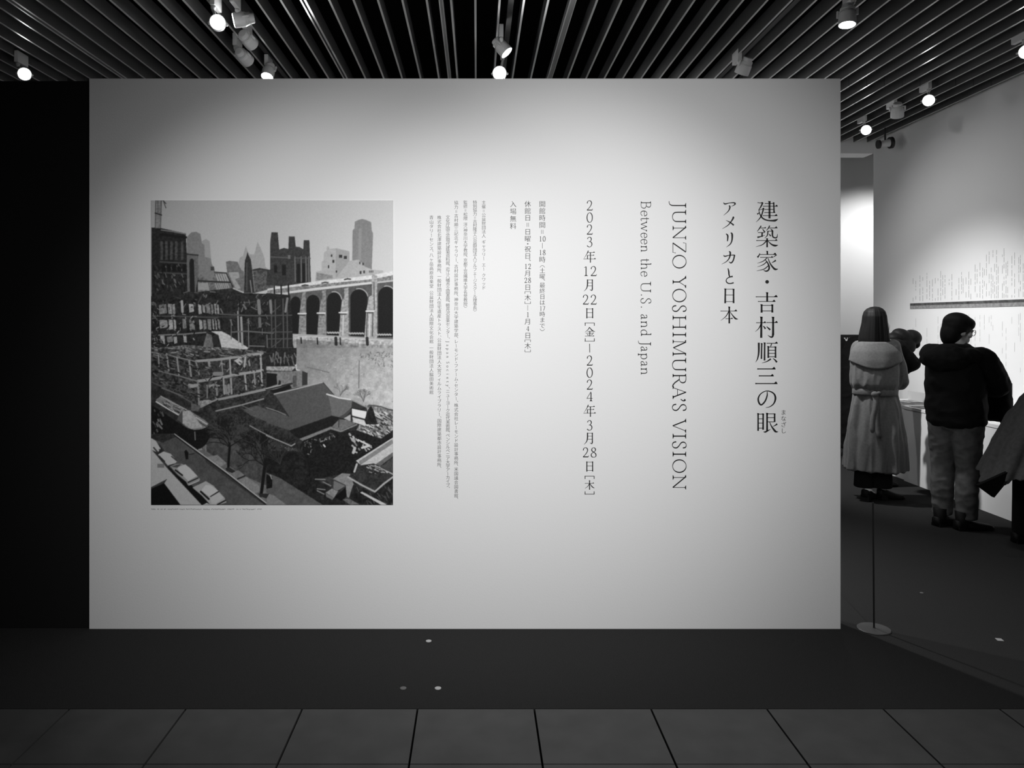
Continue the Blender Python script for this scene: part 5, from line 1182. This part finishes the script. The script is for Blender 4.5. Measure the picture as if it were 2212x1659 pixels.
for q in (-1, 1):
    bm = bmesh.new(); ell(bm, Mh @ Vector((q * .031, .080, .006)), (.008, .008, .007), seg=10); bm_obj('eye', bm, M_leather, P4, True)
# the backpack he holds in front
MP4 = tf(RZ, P4.location)
bp_ = thing('backpack', 'black backpack held in front of the black padded jacket, with loose straps', 'backpack', tuple(MP4 @ Vector((.08, .43, .80))), RZ)
bm = bmesh.new(); loft(bm, interp([(0, 0, .0, .10, .05), (0, 0, .02, .15, .085), (0, 0, .12, .16, .095), (0, 0, .24, .155, .09), (0, 0, .34, .13, .075), (0, 0, .37, .08, .045)], 20), 60, None, 3.0); skin_of('body', bm, M_puff, bp_, .008, 3, .005, 9)
for P in ([(.14, .05, .12), (.20, .07, .06), (.22, .06, -.01)], [(.10, -.06, .02), (.125, -.08, -.03), (.12, -.08, -.07)]):
    bm = bmesh.new()
    for a, b in zip(P, P[1:]): cap(bm, a, .009, b, .009, 8)
    skin_of('strap', bm, M_dark, bp_, .004, 1)

# ---- person at the right edge, leaning away under a long grey coat
P5 = thing('person', 'person in a long dark grey coat leaning to the right, cut by the right edge', 'person', (4.07, 5.42, 0), math.radians(-90), 'visitors in the gallery')
# local +y is the lean direction (to the right in the photo); local x is across
sh5 = ((-.18, .36, 1.18), (.18, .36, 1.18)); el5 = ((-.24, .46, .96), (.24, .46, .96)); wr5 = ((-.10, .62, .92), (.10, .62, .92))
hp5 = ((-.09, -.12, .86), (.09, -.12, .86)); kn5 = ((-.09, -.14, .47), (.09, -.15, .47)); an5 = ((-.09, -.16, .09), (.09, -.16, .09))
body(P5, sh5, el5, wr5, hp5, kn5, an5, (0, .44, 1.24), (0, .55, 1.27), 0, .9)
def f5(th, t): return .07 * max(0, 1 - t * 1.05) * math.sin(10 * th + .6) + .03 * max(0, 1 - t) * math.sin(17 * th)
bm = bmesh.new()
loft(bm, interp([(0, -.14, .535, .275, .245, 0), (0, -.12, .62, .262, .225, 0), (0, -.09, .78, .25, .205, 0), (0, -.05, .93, .24, .19, 0), (0, .06, 1.09, .235, .175, 0), (0, .2, 1.19, .225, .15, 0), (0, .33, 1.25, .19, .11, 0), (0, .42, 1.28, .09, .07, 0)], 44), 110, f5)
for v in bm.verts:                                   # the back hem kicks out and hangs lower
    if v.co.z < .95:
        k = (.95 - v.co.z) / .42; y = v.co.y
        if y < -.1: v.co.y -= .09 * k * min(1, (-.1 - y) / .2); v.co.z -= .10 * k * min(1, (-.1 - y) / .2)
        if y > -.40: v.co.z += .26 * k * min(1, (y + .40) / .36)
for i in (0, 1): chain(bm, [(sh5[i], .082), (el5[i], .078), (wr5[i], .062)])
ct = skin_of('coat', bm, M_wool, P5, .0085, 3, .006, 7, (1.6, 1.2, .2))
bm = bmesh.new()                                      # turned-back hem corner, lining side out
MI = tf(math.radians(-90), P5.location).inverted(); pts = []
for x_, y_, d_ in ((2113, 1049, 5.28), (2148, 1075, 5.26), (2180, 1036, 5.26), (2186, 1016, 5.28), (2150, 1032, 5.29)): pts.append(tuple(MI @ at_px(x_, y_, d_)))
A = [bm.verts.new(p) for p in pts]; B_ = [bm.verts.new((p[0] - .03, p[1], p[2])) for p in pts]
bm.faces.new(A); bm.faces.new(B_[::-1])
for k in range(5): bm.faces.new((A[k], B_[k], B_[(k + 1) % 5], A[(k + 1) % 5]))
o = bm_obj('hem_corner', bm, M_lining, ct); o['label'] = 'black lining of the coat hem'
bm = bmesh.new()
ell(bm, (.215, .0, 1.13), (.012, .012, .03)); bm_obj('loop', bm, M_lining, ct, True)
bm = bmesh.new()
for i in (0, 1): chain(bm, [(hp5[i], .098), (kn5[i], .078), (an5[i], .066)])
skin_of('trousers', bm, M_dark, P5, .010, 3)
bm = bmesh.new(); ell(bm, (0, .53, 1.31), (.095, .115, .09), Matrix.Rotation(-.7, 4, 'X')); ell(bm, (0, .46, 1.29), (.085, .07, .07)); skin_of('hair', bm, M_hair, P5, .008, 2)
shoe(P5, 'shoe', (-.09, -.15, 0), 0); shoe(P5, 'shoe', (.09, -.15, 0), 0)
